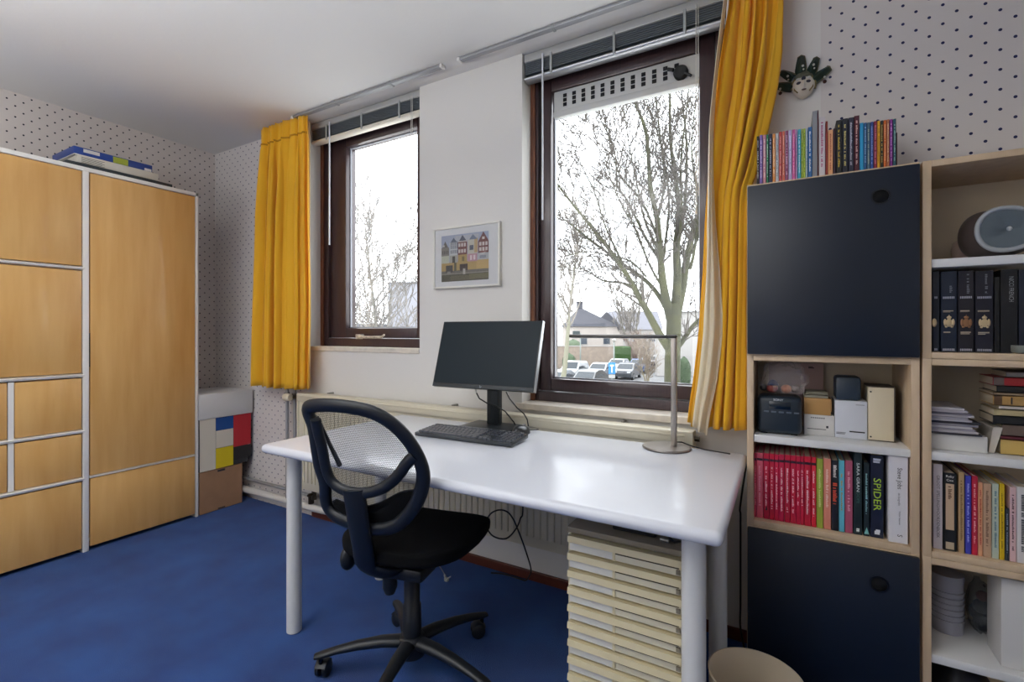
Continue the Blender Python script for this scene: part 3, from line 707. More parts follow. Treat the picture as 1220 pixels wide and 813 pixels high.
# tension rod seen through the net
m = MB(); m.tube([back_pt(378, 497, .03), back_pt(393, 530, .05), back_pt(405, 555, .06)], [.005, .006, .008], 8); m.build('lumbar_strut', blk, t, smooth=60)
# upright bar from the yoke down under the seat
bt = back_pt(421, 586, -.012)
sw = HUB+Vector((0, 0, .41))
bar = [bt+Vector((0, 0, .006)), back_pt(424, 600, -.016), back_pt(428, 628, -.020), at(433, 655, Y=P0.y+.02), at(438, 676, Y=P0.y+.06), HUB-Fv*.13+Vector((0, 0, .405)), HUB-Fv*.03+Vector((0, 0, .408))]
m = MB(); m.tube(smoothpath(bar, 4), [(.015, .037)]*25, 14, flat=Fv); m.build('back_upright', blk, t, smooth=70)
# seat: a rounded pad, saddle shaped, waterfall front edge
SZ = .475; SC = HUB+Fv*.035+Rv*.005
def seat_pt(a, b, inset=0):
    """a: angle fraction, b: 0 centre-top .. 1 rim .. 2 centre-bottom"""
    th = 2*PI*a; c, s = math.cos(th), math.sin(th)
    e = 2/3.2
    x = math.copysign(abs(c)**e, c); y = math.copysign(abs(s)**e, s)
    wx = .232*(1-.10*max(0, -y)) ; wy = .232
    if b <= 1: k = math.sin(b*PI/2); zz = .030*math.cos(b*PI/2)**.6-.0
    else: k = math.sin((2-b)*PI/2)**.8; zz = -.055*math.cos((2-b)*PI/2)**.5
    X, Yy = x*wx*k, y*wy*k
    z = SZ+zz-.35*max(0, Yy-.10)**1.5*2.0+.12*X*X*1.6+.10*max(0, -Yy-.1)
    q = SC+Rv*X+Fv*Yy
    return (q.x, q.y, z)
m = MB(); m.grid(lambda a, b: seat_pt(a, .02+1.96*b), 48, 24, closed=True); m.build('seat', fab, t, smooth=80)
m = MB(); m.box(-.10, .10, -.12, .10, .375, .418, bev=.012); m.xf(Matrix.Translation(HUB) @ Matrix.Rotation(CY, 4, 'Z')); m.build('tilt_mechanism', blk, t, smooth=40)
k0 = HUB-Rv*.03-Fv*.09
m = MB(); m.tube([k0+Vector((0, 0, .38)), k0+Vector((0, 0, .335)), k0+Vector((0, 0, .315))], [.022, .024, .016], 16); m.build('tension_knob', blk, t, smooth=50)
kl = HUB-Rv*.16-Fv*.13
m = MB(); m.ball(kl+Vector((0, 0, .43)), .022, .03, .04); m.tube([kl+Vector((0, 0, .42)), HUB-Rv*.05+Vector((0, 0, .40))], .008, 8); m.build('height_lever', blk, t, smooth=60)
m = MB(); m.lathe([(.0, .30), (.020, .30), (.020, .40), (0, .40)], HUB, 24); m.build('gas_piston', M('dark_chrome', '#2a2c30', .25, metal=.8), t, smooth=40)
m = MB(); m.lathe([(.0, .085), (.031, .085), (.033, .10), (.031, .235), (.027, .24), (.027, .36), (0, .36)], HUB, 28); m.build('column_cover', blk, t, smooth=40)
m = MB(); m.lathe([(0, .065), (.045, .068), (.05, .09), (.044, .128), (.034, .135), (0, .135)], HUB, 28); m.build('base_hub', blk, t, smooth=50)
for k in range(5):
    a = math.radians(71+72*k); d = Vector((math.cos(a), math.sin(a), 0)); sd = Vector((-d.y, d.x, 0))
    m = MB()
    prof = [(.02, .112, .028, .020), (.10, .114, .024, .018), (.18, .106, .020, .015), (.25, .093, .018, .012), (.30, .080, .018, .010), (.322, .075, .014, .008)]
    m.tube([HUB+d*q[0]+Vector((0, 0, q[1])) for q in prof], [(q[3], q[2]) for q in prof], 14, flat=(0, 0, 1))
    arm = m.build('base_arm', blk, t, smooth=60)
    cc = HUB+d*.302; ca = a+1.1+k*.9; w_ = Vector((math.cos(ca), math.sin(ca), 0)); wp = Vector((-w_.y, w_.x, 0))
    m = MB(); m.cyl(cc+Vector((0, 0, .05)), cc+Vector((0, 0, .078)), .007, seg=10); m.build('caster_stem', M('dark_chrome'), arm, smooth=40)
    wc = cc+wp*.016+Vector((0, 0, .0265))
    m = MB()
    ax = Vector((0, 0, 1)).rotation_difference(w_)
    for sg in (-1, 1):
        m.lathe([(0, -.009), (.021, -.009), (.026, -.005), (.026, .005), (.021, .009), (0, .009)], wc+w_*.0125*sg, 24, axis=ax)
    m.build('caster_wheel', blk, arm, smooth=40)
    m = MB()
    m.tube([wc+wp*-.026+Vector((0, 0, .012)), wc+wp*-.012+Vector((0, 0, .027)), wc+wp*.008+Vector((0, 0, .029)), wc+wp*.024+Vector((0, 0, .014))], [(.004, .020)]*4, 10, flat=(0, 0, 1)); m.build('caster_hood', blk, arm, smooth=60)
# ================================================================== SHELVES
oak = M('pale_oak_veneer', '#d3bb9c', .45, vscale=4, color2='#c7ad8d', stretch=(8, 8, .8), bump=.03, bscale=40)
oak_in = M('pale_board_inside', '#cfc2ab', .55)
navy = M('navy_lacquer', '#141d2b', .38)
YS = 1.712; YBK = 1.994
white_sh = M('white_shelf_board', '#dcdcdc', .4)
def cube(x0, x1, z0, z1, label, shelf=None, door=None, hole=None):
    t = thing('shelf_cube', ((x0+x1)/2, 1.85, z0), label, 'cabinet' if door else 'shelf unit')
    b = .019
    part('side_panel', (x0, x0+b, YS, YBK, z0, z1), oak, t, .0012); part('side_panel', (x1-b, x1, YS, YBK, z0, z1), oak, t, .0012)
    part('top_panel', (x0+b, x1-b, YS, YBK, z1-b+.001, z1-.0005), oak, t, .001); part('bottom_panel', (x0+b, x1-b, YS, YBK, z0+.0005, z0+b-.001), oak, t, .001)
    part('back_panel', (x0+b, x1-b, YBK-.008, YBK, z0+b-.001, z1-b+.001), oak_in, t)
    if shelf: part('shelf_board', (x0+b, x1-b, YS+.006, YBK-.008, shelf-.023, shelf), white_sh, t, .002)
    if door:
        m = MB(); m.box(x0+.002, x1-.002, YS-.017, YS-.001, z0+door[0], z1-door[1], bev=.004); d = m.build('door', navy, t, smooth=40)
        hx, hz = hole
        m = MB(); m.lathe([(.019, 0), (.0225, -.001), (.0235, -.004), (.019, -.004), (.019, 0)], (hx, YS-.0165, hz), 32, axis=Matrix.Rotation(-PI/2, 3, 'X').to_quaternion(), cap=False); m.build('finger_hole_rim', M('door_rim', '#0a0e16', .3), d, smooth=40)
        m = MB(); m.lathe([(0, 0), (.019, 0), (.019, .0015), (0, .0015)], (hx, YS-.0178, hz), 32, axis=Matrix.Rotation(-PI/2, 3, 'X').to_quaternion()); m.build('finger_hole', M('hole_black', '#040507', .9), d)
    return t
A0, A1 = -.110, .321; B0, B1 = .327, .757
Z1, Z2, Z3 = .548, 1.094, 1.640
cube(A0, A1, .0, Z1, 'closed navy-doored shelf cube standing on the carpet, right of the bin', door=(.008, .003), hole=(at(1046, 693, Y=YS).x, at(1046, 693, Y=YS).z))
cube(A0, A1, Z1, Z2, 'open pale wood shelf cube between the two navy doors', shelf=.838)
cube(A0, A1, Z2, Z3, 'closed navy-doored shelf cube carrying the long row of small books', door=(.003, .008), hole=(at(1048, 236, Y=YS).x, at(1048, 236, Y=YS).z))
cube(B0, B1, .0, Z1, 'open pale wood shelf cube at the floor in the right column', shelf=.280)
cube(B0, B1, Z1, Z2, 'open pale wood shelf cube with papers, second from top in the right column', shelf=.838)
cube(B0, B1, Z2, Z3, 'open pale wood shelf cube with the grey speaker, topmost in the right column', shelf=1.368)

# ------------------------------------------------------------------ books
pages = M('book_pages', '#cdbfa6', .8)
def cov(h): return M('book_cover_'+h.strip('#'), h, .45)
def inkm(h): return M('print_ink_'+h.strip('#'), h, .55)
rnd = random.Random(11)
def lett(t, x0, x1, ys, za, zb, color, frac=.34, n=2):
    """illegible spine print: runs of small strokes"""
    m = MB(); wd = (x1-x0)*frac; xc = (x0+x1)/2; z = zb
    while z > za:
        L = rnd.uniform(.002, .0042); k = rnd.uniform(.55, 1)
        if rnd.random() > .16: m.box(xc-wd/2, xc-wd/2+wd*k, ys-.0004, ys-.00005, max(za, z-L), z)
        z -= L+.0012
    return m.build('spine_lettering', inkm(color), t)
def book(x0, x1, z0, h, ys, dep, color, label, group, ink='#e8e4dc', span=(.12, .85), name='book', lean=0):
    t = thing(name, ((x0+x1)/2, ys, z0), label, 'book', group)
    w_ = x1-x0; b = min(.0016, w_*.16); c = cov(color)
    m = MB(); m.prism([(x0, ys+dep, z0), (x0, ys+.001, z0), (x0+.001, ys, z0), (x1-.001, ys, z0), (x1, ys+.001, z0), (x1, ys+dep, z0), (x1-b, ys+dep, z0), (x1-b, ys+.003, z0), (x0+b, ys+.003, z0), (x0+b, ys+dep, z0)], (0, 0, h)); m.build('cover', c, t)
    part('pages', (x0+b, x1-b, ys+.003, ys+dep-.003, z0+.0015, z0+h-.002), pages, t)
    if ink: lett(t, x0, x1, ys, z0+h*span[0], z0+h*span[1], ink)
    return t
def spine_text(t, s, xc, zc, size, ys, color, width=None):
    return text(s, size, (xc, ys-.0003, zc), (0, 0, -1), (1, 0, 0), inkm(color), t, 'spine_title', width=width)
YB1 = 1.80
def zx(px, py): return (890+px/6.42, 130+py/6.42)
TOP = [
 (75, 95, 210, '#15161a', '#d8d8d8', 'black paperback at the left end of the row above the navy cupboard'),
 (97, 121, 200, '#8067ad', '#e8e0f0', 'purple paperback beside the black one at the left end'),
 (123, 147, 199, '#c98b9b', '#f0e0e0', 'dusty pink paperback between the purple and the green ones'),
 (149, 165, 196, '#1f7a55', '#cfe8d8', 'green paperback near the left end, beside a navy one'),
 (167, 194, 193, '#1b2440', '#b8c0d8', 'navy paperback between the green and the orange one near the left end'),
 (196, 218, 191, '#e0904a', '#fff0d0', 'orange paperback beside the pale grey one near the left end'),
 (220, 243, 188, '#c9ccd0', '#6a6a70', 'pale grey paperback between the orange and the red one'),
 (245, 269, 176, '#b83f40', '#e8b0a8', 'red paperback right of the pale grey one'),
 (271, 291, 171, '#c8604c', '#f0c0b0', 'brick-orange paperback between the red and the plum ones'),
 (293, 317, 167, '#8d4670', '#e8c8e0', 'plum paperback left of the lavender one'),
 (319, 344, 161, '#b3a8d8', '#f4f0ff', 'lavender paperback left of the bright pink one'),
 (346, 371, 158, '#cf5f9e', '#f0a8d0', 'bright pink paperback right of the lavender one'),
 (373, 386, 158, '#b088b8', '#e8d0f0', 'thin mauve paperback between bright pink and turquoise'),
 (388, 415, 156, '#3fa3bd', '#d8f0f8', 'turquoise paperback left of the lime ones'),
 (417, 430, 153, '#9bb83c', '#f0f8c8', 'thin olive-lime paperback right of the turquoise one'),
 (432, 449, 151, '#b9cf4e', '#587018', 'bright lime paperback left of the pale blue one'),
 (451, 464, 149, '#a9c3d6', '#ffffff', 'thin pale blue paperback left of the blue titled one'),
 (466, 499, 139, '#1f5f9a', '#eef4fa', 'blue paperback with large white spine lettering'),
 (501, 540, 16, '#8a8d92', None, 'tall grey book, highest of the row above the navy cupboard'),
 (541, 549, 10, '#5a1c24', None, 'tall thin dark red book beside the tall grey one'),
 (551, 600, 62, '#cfc9cc', '#b04a78', 'tall white book with pink spine lettering'),
 (602, 619, 95, '#8e2e24', None, 'thin rust-red book right of the tall white one'),
 (621, 659, 160, '#e6a878', '#b05a38', 'short peach paperback right of the thin rust-red book'),
 (661, 680, 150, '#3a2030', None, 'dark plum book left of the black-and-yellow hardback'),
 (683, 727, 86, '#15171a', '#d6b840', 'black hardback with yellow spine lettering, leftmost of the dark four'),
 (729, 774, 74, '#161c2c', '#d8c878', 'blue-black hardback, second of the dark four'),
 (776, 819, 66, '#22223a', '#c8c8d8', 'dark indigo hardback, third of the dark four'),
 (821, 861, 52, '#4a1226', '#e0b8b0', 'maroon hardback, tallest of the dark four'),
 (864, 893, 107, '#2a9fd0', None, 'sky-blue paperback right of the maroon hardback'),
 (895, 918, 106, '#2a5f94', '#a8d0f0', 'steel-blue paperback right of the sky-blue one'),
 (920, 943, 104, '#4f6f86', '#c8d0b0', 'grey-blue paperback right of the steel-blue one'),
 (945, 969, 99, '#2f4f96', '#a0b8f0', 'royal-blue paperback left of the crimson one'),
 (971, 996, 94, '#8a2340', '#e890a0', 'crimson paperback left of the yellow one'),
 (998, 1021, 91, '#e0a524', '#7a5008', 'yellow paperback in the right part of the row'),
 (1023, 1044, 89, '#1a1a1a', '#d8b860', 'black paperback between yellow and orange in the right part'),
 (1046, 1067, 86, '#cf6a2c', '#f0c898', 'orange paperback in the right part of the row'),
 (1069, 1091, 81, '#b8704e', '#f0d0b0', 'tan-orange paperback left of the violet one'),
 (1093, 1117, 79, '#7a2a86', '#d8a0e0', 'violet paperback near the right end of the row'),
 (1119, 1143, 76, '#2f5a66', '#a8d0c8', 'dark teal paperback near the right end of the row'),
 (1145, 1152, 180, '#4a1a24', None, 'thin short dark red book at the right end of the row'),
]
for a, b, top, c, ik, lb in TOP:
    ua, va = zx(a, top); ub, vb = zx(b, top); um = (ua+ub)/2
    pa, pb = at(ua, va, Y=YB1), at(ub, va, Y=YB1)
    zt = at(um, va, Y=YB1).z
    t = book(pa.x, pb.x-.0006, Z3+.0008, zt-Z3, YB1, .062 if a < 250 else .10 if zt-Z3 < .2 else .15, c, lb, 'books on top of the navy cupboard', ik, (.22, .92) if 'titled' not in lb else (.2, .9))
# middle cube: red classics and their neighbours
YB2 = 1.738; ZF = Z1+.0195
def zx2(px, py): return (885+px/5.674, 530+py/5.674)
gr = 'books behind the pale wood ledge of the middle cube'
reds = [(62, 94, 56, '#c83a56'), (95, 137, 57, '#d25a6e'), (139, 179, 60, '#b81238'), (181, 214, 64, '#c01038'), (215, 244, 67, '#c31440'), (245, 281, 68, '#be1240'), (283, 321, 70, '#b90f36'), (322, 359, 74, '#be1038'), (360, 389, 78, '#c2143c'), (390, 414, 80, '#bb0f38'), (416, 461, 82, '#c01434'), (463, 497, 86, '#cf1c34')]
pos = ['faded red classic at the left end of the red set', 'faded pinkish-red classic, second of the red set', 'red classic with a small dark emblem low on its spine', 'red classic right of the one with the dark emblem', 'red classic, fifth from the left of the red set', 'red classic, sixth from the left of the red set', 'red classic, seventh from the left of the red set', 'red classic, fifth from the right of the red set', 'red classic, fourth from the right of the red set', 'narrow red classic, third from the right of the red set', 'wide red classic, second from the right of the red set', 'bright red classic beside the lime-green book']
for (a, b, top, c), lb in zip(reds, pos):
    ua, va = zx2(a, top); ub, _ = zx2(b, top)
    xa, xb = max(A0+.0195, at(ua, 560, Y=YB2).x), at(ub, 560, Y=YB2).x; zt = at((ua+ub)/2, va, Y=YB2).z
    hh = zt-ZF
    t = book(xa, xb-.0004, ZF, hh, YB2, .14, c, lb, gr, '#f0c8cc' if a > 100 else '#e89aa8', (.15 if a % 3 else .28, .80), 'classic_paperback')
    part('dark_band', (xa+.0003, xb-.0007, YB2-.0005, YB2+.001, zt-hh*.115, zt-hh*.08), inkm('#2a1226'), t)
    if 'emblem' in lb and 'right of' not in lb: 
        m = MB(); m.ball(((xa+xb)/2, YB2-.0002, ZF+hh*.15), .003, .0006, .005, 10); m.ball(((xa+xb)/2+.001, YB2-.0003, ZF+hh*.185), .002, .0006, .002, 8); m.build('emblem', inkm('#181418'), t)
oth = [(499, 544, 96, '#9aa83c', '#d8dc90', 'lime-green book right of the red set', .14), (547, 597, 96, '#dd8a74', '#f4d0c0', 'salmon book right of the lime-green one', .14), (600, 648, 108, '#161820', None, 'black book with red and white title right of the salmon one', .14), (651, 689, 108, '#5fb4c8', '#b89848', 'light blue paperback in the middle cube', .14), (692, 744, 110, '#a8506a', '#e0a0b0', 'rose-red paperback left of the dark green one', .14), (749, 808, 56, '#16262a', None, 'dark green hardback titled in white capitals', .15), (818, 857, 122, '#12222a', '#9ac8c8', 'dark teal book with a pale arrow low on its spine', .14), (864, 952, 76, '#141c34', None, 'thick navy book with lime-green capitals', .15), (985, 1118, 80, '#dcdade', None, 'very thick white biography, largest in the middle cube', .16)]
for a, b, top, c, ik, lb, dep in oth:
    ua, va = zx2(a, top); ub, _ = zx2(b, top); ys = YB2 if a < 980 else YB2-.012
    xa, xb = at(ua, 580, Y=ys).x, at(ub, 580, Y=ys).x; zt = at((ua+ub)/2, va, Y=ys).z; hh = min(zt, .838-.024)-ZF
    t = book(xa, xb-.0005, ZF, hh, ys, dep, c, lb, gr, ik, (.3, .85)); xc = (xa+xb)/2
    if 'red and white title' in lb:
        lett(t, xa, xb, YB2, ZF+hh*.76, ZF+hh*.95, '#e0d8d0', .5); lett(t, xa, xb, YB2, ZF+hh*.36, ZF+hh*.68, '#e2563a', .62)
    if 'white capitals' in lb:
        spine_text(t, 'SARA GRAN', xc, ZF+hh*.70, .0105, ys, '#e4ece8', .085); spine_text(t, 'DOPE', xc, ZF+hh*.45, .0105, ys, '#3d6a62', .032); lett(t, xa+.004, xb-.004, ys, ZF+.008, ZF+.018, '#e4ece8', .6)
    if 'arrow' in lb:
        m = MB(); m.prism([(xc-.006, ys-.0006, ZF+.006), (xc+.006, ys-.0006, ZF+.006), (xc, ys-.0006, ZF+.026)], (0, .0004, 0)); m.build('arrow_mark', inkm('#8ad0cc'), t)
    if 'lime-green capitals' in lb:
        spine_text(t, 'SPIDER', xc-.0005, ZF+hh*.53, .025, ys, '#b4d43c', .094); lett(t, xa+.003, xb-.003, ys, ZF+hh*.90, ZF+hh*.965, '#c8ccd8', .75)
        m = MB(); m.box(xc-.006, xc+.006, ys-.0006, ys-.0001, ZF+.010, ZF+.020); m.box(xc-.003, xc+.007, ys-.0007, ys-.0001, ZF+.016, ZF+.024); m.build('publisher_mark', inkm('#e8e8ec'), t)
    if 'biography' in lb:
        spine_text(t, 'Steve Jobs', xc+.003, ZF+hh*.745, .0155, ys, '#1a1a1c', .060); spine_text(t, 'de biografie', xc+.002, ZF+hh*.505, .0075, ys, '#7a7a80', .036); spine_text(t, 'Walter Isaacson', xc+.003, ZF+hh*.29, .0058, ys, '#55555a', .038)
        spine_text(t, 'S', xc+.003, ZF+hh*.085, .016, ys, '#303034')
# right column, second cube: the lower row
def row3(px, py): return (1090+px/5.423, 540+py/5.423)
R3 = [(118, 181, 72, '#bdb3b4', None, 'tall grey-mauve dictionary at the left of the bottom row in the right column'), (187, 272, 130, '#15191c', None, 'black book with a cream spine label in the right column'), (283, 322, 126, '#b0926a', '#7a5c38', 'tan book between the black one and the blue one in the right column'), (327, 366, 148, '#3d40a8', '#b0b8f0', 'blue-violet paperback in the right column'), (369, 408, 150, '#b8203c', '#f0a8a8', 'red paperback right of the blue-violet one'), (410, 440, 192, '#d89a74', '#b03a2c', 'narrow peach paperback with red lettering in the right column'), (442, 497, 198, '#b8977a', '#7a5c48', 'light brown paperback left of the pale green one'), (500, 545, 200, '#b4bfae', '#5a7a86', 'pale green paperback left of the yellow one in the right column'), (548, 582, 200, '#d8b41c', '#8a7008', 'narrow yellow paperback in the right column'), (584, 612, 360, '#2a3038', '#8a98a8', 'short slate paperback right of the narrow yellow one'), (614, 657, 222, '#d8b4b4', '#5a3a40', 'pale pink paperback at the right of the row'), (660, 745, 222, '#d6d2d0', '#3a3a40', 'white book with dark lettering at the right edge of the picture')]
for a, b, top, c, ik, lb in R3:
    ua, va = row3(a, top); ub, _ = row3(b, top); ys = 1.735
    xa, xb = max(B0+.0195, at(ua, 610, Y=ys).x), at(ub, 610, Y=ys).x; zt = at((ua+ub)/2, va, Y=ys).z; hh = min(.812, zt)-ZF; xc = (xa+xb)/2
    t = book(xa, xb-.0005, ZF, hh, ys, .15, c, lb, 'books in the lower row of the right column', ik, (.15, .9))
    if 'dictionary' in lb: spine_text(t, 'GROOT SPELLINGWOORDENBOEK', xc, ZF+hh*.5, .0095, ys, '#5a5256', hh*.74)
    if 'spine label' in lb:
        part('spine_label', (xa+.004, xb-.006, ys-.0006, ys+.001, ZF+hh*.27, ZF+hh*.86), inkm('#c8ab8c'), t); part('spine_label', (xa+.004, xb-.006, ys-.0006, ys+.001, ZF+hh*.02, ZF+hh*.11), inkm('#b4a48c'), t)
        text('Ruby', .0085, (xc-.001, ys-.0004, ZF+hh*.955), (1, 0, 0), (0, 0, 1), inkm('#e8e4dc'), t, 'spine_title'); text('Cox', .0085, (xc-.001, ys-.0004, ZF+hh*.905), (1, 0, 0), (0, 0, 1), inkm('#e8e4dc'), t, 'spine_title')
        lett(t, xa+.006, xb-.007, ys-.0004, ZF+hh*.66, ZF+hh*.83, '#6a4a38', .6)
# right column, top cube: dark books with crests
def row1(px, py): return (1090+px/3.123, 180+py/3.123)
gold = M('gold_foil', '#d0b890', .35, metal=.6)
ysb = 1.735; ZG = Z2+.0195
R1 = [(66, 93, 448, '#121826', 'dark blue crested passport-style book cut off by the shelf side', 1), (97, 158, 448, '#0f1c30', 'dark blue crested passport-style book with the brightest gold crest', 1), (161, 222, 446, '#17141e', 'blackish passport-style book with dull copper crest', 1), (225, 294, 446, '#141422', 'dark passport-style book, rightmost of those with a crest', 1), (297, 318, 470, '#0c0d10', 'narrow black book right of the crested ones', 0), (320, 385, 440, '#0d0e12', 'thick black thriller with grey lettering', 0), (388, 440, 440, '#1c2230', 'dark blue-grey book at the right edge beside the thick black thriller', 0)]
for a, b, top, c, lb, crest in R1:
    ua, va = row1(a, top); ub, _ = row1(b, top)
    xa, xb = max(B0+.0195, at(ua, 370, Y=ysb).x), at(ub, 370, Y=ysb).x; hh = min(at((ua+ub)/2, va, Y=ysb).z, 1.34)-ZG; xc = (xa+xb)/2
    t = book(xa, xb-.0008, ZG, hh, ysb, .15, c, lb, 'dark books below the grey speaker', None)
    if crest:
        gm = gold if 'copper' not in lb else M('copper_foil', '#9a7050', .4, metal=.6)
        zc = ZG+hh*.36; k = min(1, (xb-xa)/.05)
        if xb-xa > .03:
            m = MB(); m.ball((xc, ysb, zc), .0075, .001, .0115, 12); m.ball((xc-.0085, ysb, zc+.001), .0035, .001, .010, 8); m.ball((xc+.0085, ysb, zc+.001), .0035, .001, .010, 8); m.ball((xc, ysb, zc+.0145), .0055, .001, .0045, 8); m.ball((xc, ysb, zc+.020), .0012, .001, .002, 6)
            m.ball((xc-.006, ysb, zc-.011), .003, .001, .003, 8); m.ball((xc+.006, ysb, zc-.011), .003, .001, .003, 8); m.build('gold_crest', gm, t)
            lett(t, xa, xb, ysb, zc+.029, zc+.034, '#a89a84', .75); lett(t, xa, xb, ysb, zc-.031, zc-.024, '#a89a84', .7)
        else:
            m = MB(); m.ball((xc-.004, ysb, zc), .006, .001, .012, 10); m.build('gold_crest', gm, t)
        for z0 in (ZG+.003, ZG+hh*.66):
            m = MB(); q = xa+.004
            while q < xb-.006: m.box(q, q+.0022, ysb-.0006, ysb, z0, z0+.006); q += .0036
            m.build('silver_teeth', inkm('#a8aab4'), t)
        if xb-xa > .03: lett(t, xc-.002, xc+.010, ysb, ZG+hh*.72, ZG+hh*(.96 if 'brightest' not in lb else .82), '#6a6c74', .5)
    elif 'thriller' in lb: spine_text(t, 'NICCI FRENCH', xc+.003, ZG+hh*.76, .013, ysb, '#8a8c90', .066)

# ------------------------------------------------------------------ things on the middle cube's white shelf
ZS = .838
def px2(px, py): return (885+px/5.674, 420+py/5.674)
def sbox(name, p0, p1, y, dep, zb, zt, mat, label, cat='box', bev=.0015):
    x0, x1 = at(*px2(p0, 300), Y=y).x, at(*px2(p1, 300), Y=y).x
    t = thing(name, ((x0+x1)/2, y, zb), label, cat)
    part('body', (x0, x1, y, y+dep, zb+.0005, zt), mat, t, bev)
    return t, x0, x1
def zof(px, py, y): return at(*px2(px, py), Y=y).z
yr_ = 1.745
x0, x1 = at(*px2(95, 300), Y=yr_).x, at(*px2(400, 300), Y=yr_).x; zt = zof(250, 300, yr_)
x0 = max(x0, A0+.024)
t = thing('radio', ((x0+x1)/2, yr_, ZS), 'rounded dark blue-grey clock radio on the white shelf', 'radio')
m = MB(); m.box(x0, x1, yr_, yr_+.10, ZS+.004, zt, bev=.016, seg=4); m.build('body', M('radio_blue_black', '#1c2834', .35), t, smooth=50)
part('display', (x0+.035, x1-.03, yr_-.0012, yr_+.004, zt-.040, zt-.016), M('display_glass', '#0f1c28', .12, coat=.5), t, .001)
for k in range(5): part('button', (x0+.02+k*.021, x0+.034+k*.021, yr_-.002, yr_+.003, zt-.052, zt-.047), M('radio_button', '#5c6670', .4), t, .001)
for a in (x0+.012, x1-.03): part('foot', (a, a+.018, yr_+.02, yr_+.08, ZS+.0003, ZS+.006), black_pl, t)
text('SONY', .0105, ((x0+x1)/2-.002, yr_-.0006, zt-.011), (1, 0, 0), (0, 0, 1), inkm('#c8ccd0'), t, 'brand_lettering')
# crumpled clear bag of little toys on the radio
bcx = (x0+x1)/2; bz = zt
t = thing('plastic_bag', (bcx, 1.83, bz), 'crumpled clear plastic bag of small things on the clock radio', 'bag')
rb = random.Random(5)
from mathutils import noise
m = MB(); m.ball((0, 0, 0), 1, 1, 1, 36)
for v in m.bm.verts:
    n = noise.noise(v.co*2.6+Vector((3, 1, 7)))*.24+noise.noise(v.co*5+Vector((1, 8, 2)))*.26
    v.co = v.co*(1+n); v.co = Vector((bcx+.012+v.co.x*.066, 1.812+v.co.y*.05, max(bz+.002, bz+.052+v.co.z*.055)))
m.build('bag_film', film('clear_bag_film', '#d8d0d0', .17, .05), t, smooth=25)
for dx, dy, dz, r, c in ((-.02, -.02, .022, .017, '#8c3a30'), (.02, -.01, .02, .016, '#b87858'), (.045, 0, .02, .013, '#7a6a60'), (-.045, .0, .02, .012, '#3a3838')):
    m = MB(); m.ball((bcx+dx, 1.81+dy, bz+dz), r, r*.9, r*.9, 12); m.build('small_toy', M('toy_'+c.strip('#'), c, .5), t)
m = MB(); m.ball((bcx-.018, 1.788, bz+.024), .013, .012, .014, 14); fg = m.build('figurine_head', M('toy_skin', '#c89a84', .5), t)
m = MB(); m.lathe([(.0, .018), (.010, .015), (.016, .004), (.018, 0), (0, 0)], (bcx-.018, 1.788, bz+.032), 18); m.build('figurine_hat', M('toy_blue_hat', '#1f2c4e', .5), fg)
# pinkish envelope standing at the back
ye_ = 1.955
x0, x1 = at(*px2(395, 150), Y=ye_).x, at(*px2(545, 150), Y=ye_).x
t = thing('paper_folder', ((x0+x1)/2, ye_, ZS), 'pale pink paper folder standing against the back of the white shelf', 'folder')
part('sheet', (x0, x1, ye_, ye_+.006, ZS+.0005, zof(470, 72, ye_)), M('pale_pink_paper', '#c9aaa4', .7), t, .001)
part('flap', (x0-.10, x0+.002, ye_+.004, ye_+.010, ZS+.0005, zof(300, 68, ye_)), M('pale_pink_film', '#b8a09c', .5), t)
zt = zof(470, 72, ye_)
lett(t, x0+.02, x1-.02, ye_, zt-.020, zt-.012, '#2a2024', .9)
yk = 1.80
zwt = zof(520, 425, yk)
t, x0, x1 = sbox('small_box', 415, 620, yk, .09, ZS, zwt, M('white_carton', '#d4d2ce', .5), 'small white printed box under the kraft box')
m = MB()
for k in range(7): m.box(x0+.018+k*.0056, x0+.0215+k*.0056, yk-.0004, yk, zwt-.011, zwt-.0075)
m.build('print_marks', inkm('#505050'), t)
part('print_line', (x0+.008, x1-.022, yk-.0004, yk, ZS+.020, ZS+.022), inkm('#404040'), t); part('print_mark', (x1-.022, x1-.016, yk-.0004, yk, ZS+.026, ZS+.033), ink, t)
zkt = zof(500, 312, yk)
t, x0, x1 = sbox('kraft_box', 413, 595, yk, .085, zwt, zkt, M('kraft_card', '#b98d54', .65), 'tan kraft box sitting on the small white box')
part('open_flap', (x1-.001, x1+.0025, yk+.004, yk+.08, zwt+.012, zkt-.002), M('kraft_card'), t)
t, x0, x1 = sbox('flat_case', 413, 578, yk+.006, .08, zkt, zkt+.009, M('grey_green_card', '#8c8878', .6), 'flat grey-green case on the kraft box, lower of two', 'case')
t, x0, x1 = sbox('flat_case', 425, 575, yk+.012, .07, zkt+.010, zkt+.020, M('olive_card', '#7c7866', .6), 'flat olive case on the kraft box, upper of two', 'case')
yw_ = 1.80
zbt = zof(730, 330, yw_)
t, x0, x1 = sbox('white_box', 622, 842, yw_, .11, ZS, zbt, M('white_gloss_carton', '#cfd2da', .35), 'white box under the dark blue-grey cube on the white shelf')
part('print_line', (x1-.045, x1-.006, yw_-.0004, yw_, ZS+.020, ZS+.024), ink, t); lett(t, x0+.002, x0+.04, yw_, ZS+.012, ZS+.018, '#707078', .9); lett(t, x1-.03, x1-.004, yw_, zbt-.012, zbt-.009, '#a0a2a8', .9)
t, x0, x1 = sbox('speaker_cube', 626, 802, yw_+.004, .085, zbt, zof(715, 166, yw_), M('slate_plastic', '#2b3846', .4), 'dark blue-grey rounded cube on the white box', 'speaker', .010)
t, x0, x1 = sbox('cream_case', 848, 1024, yw_, .10, ZS, zof(930, 238, yw_), M('cream_case_board', '#d8ccb0', .5), 'upright cream case with dark edges at the right of the white shelf', 'case')
zt = zof(930, 238, yw_)
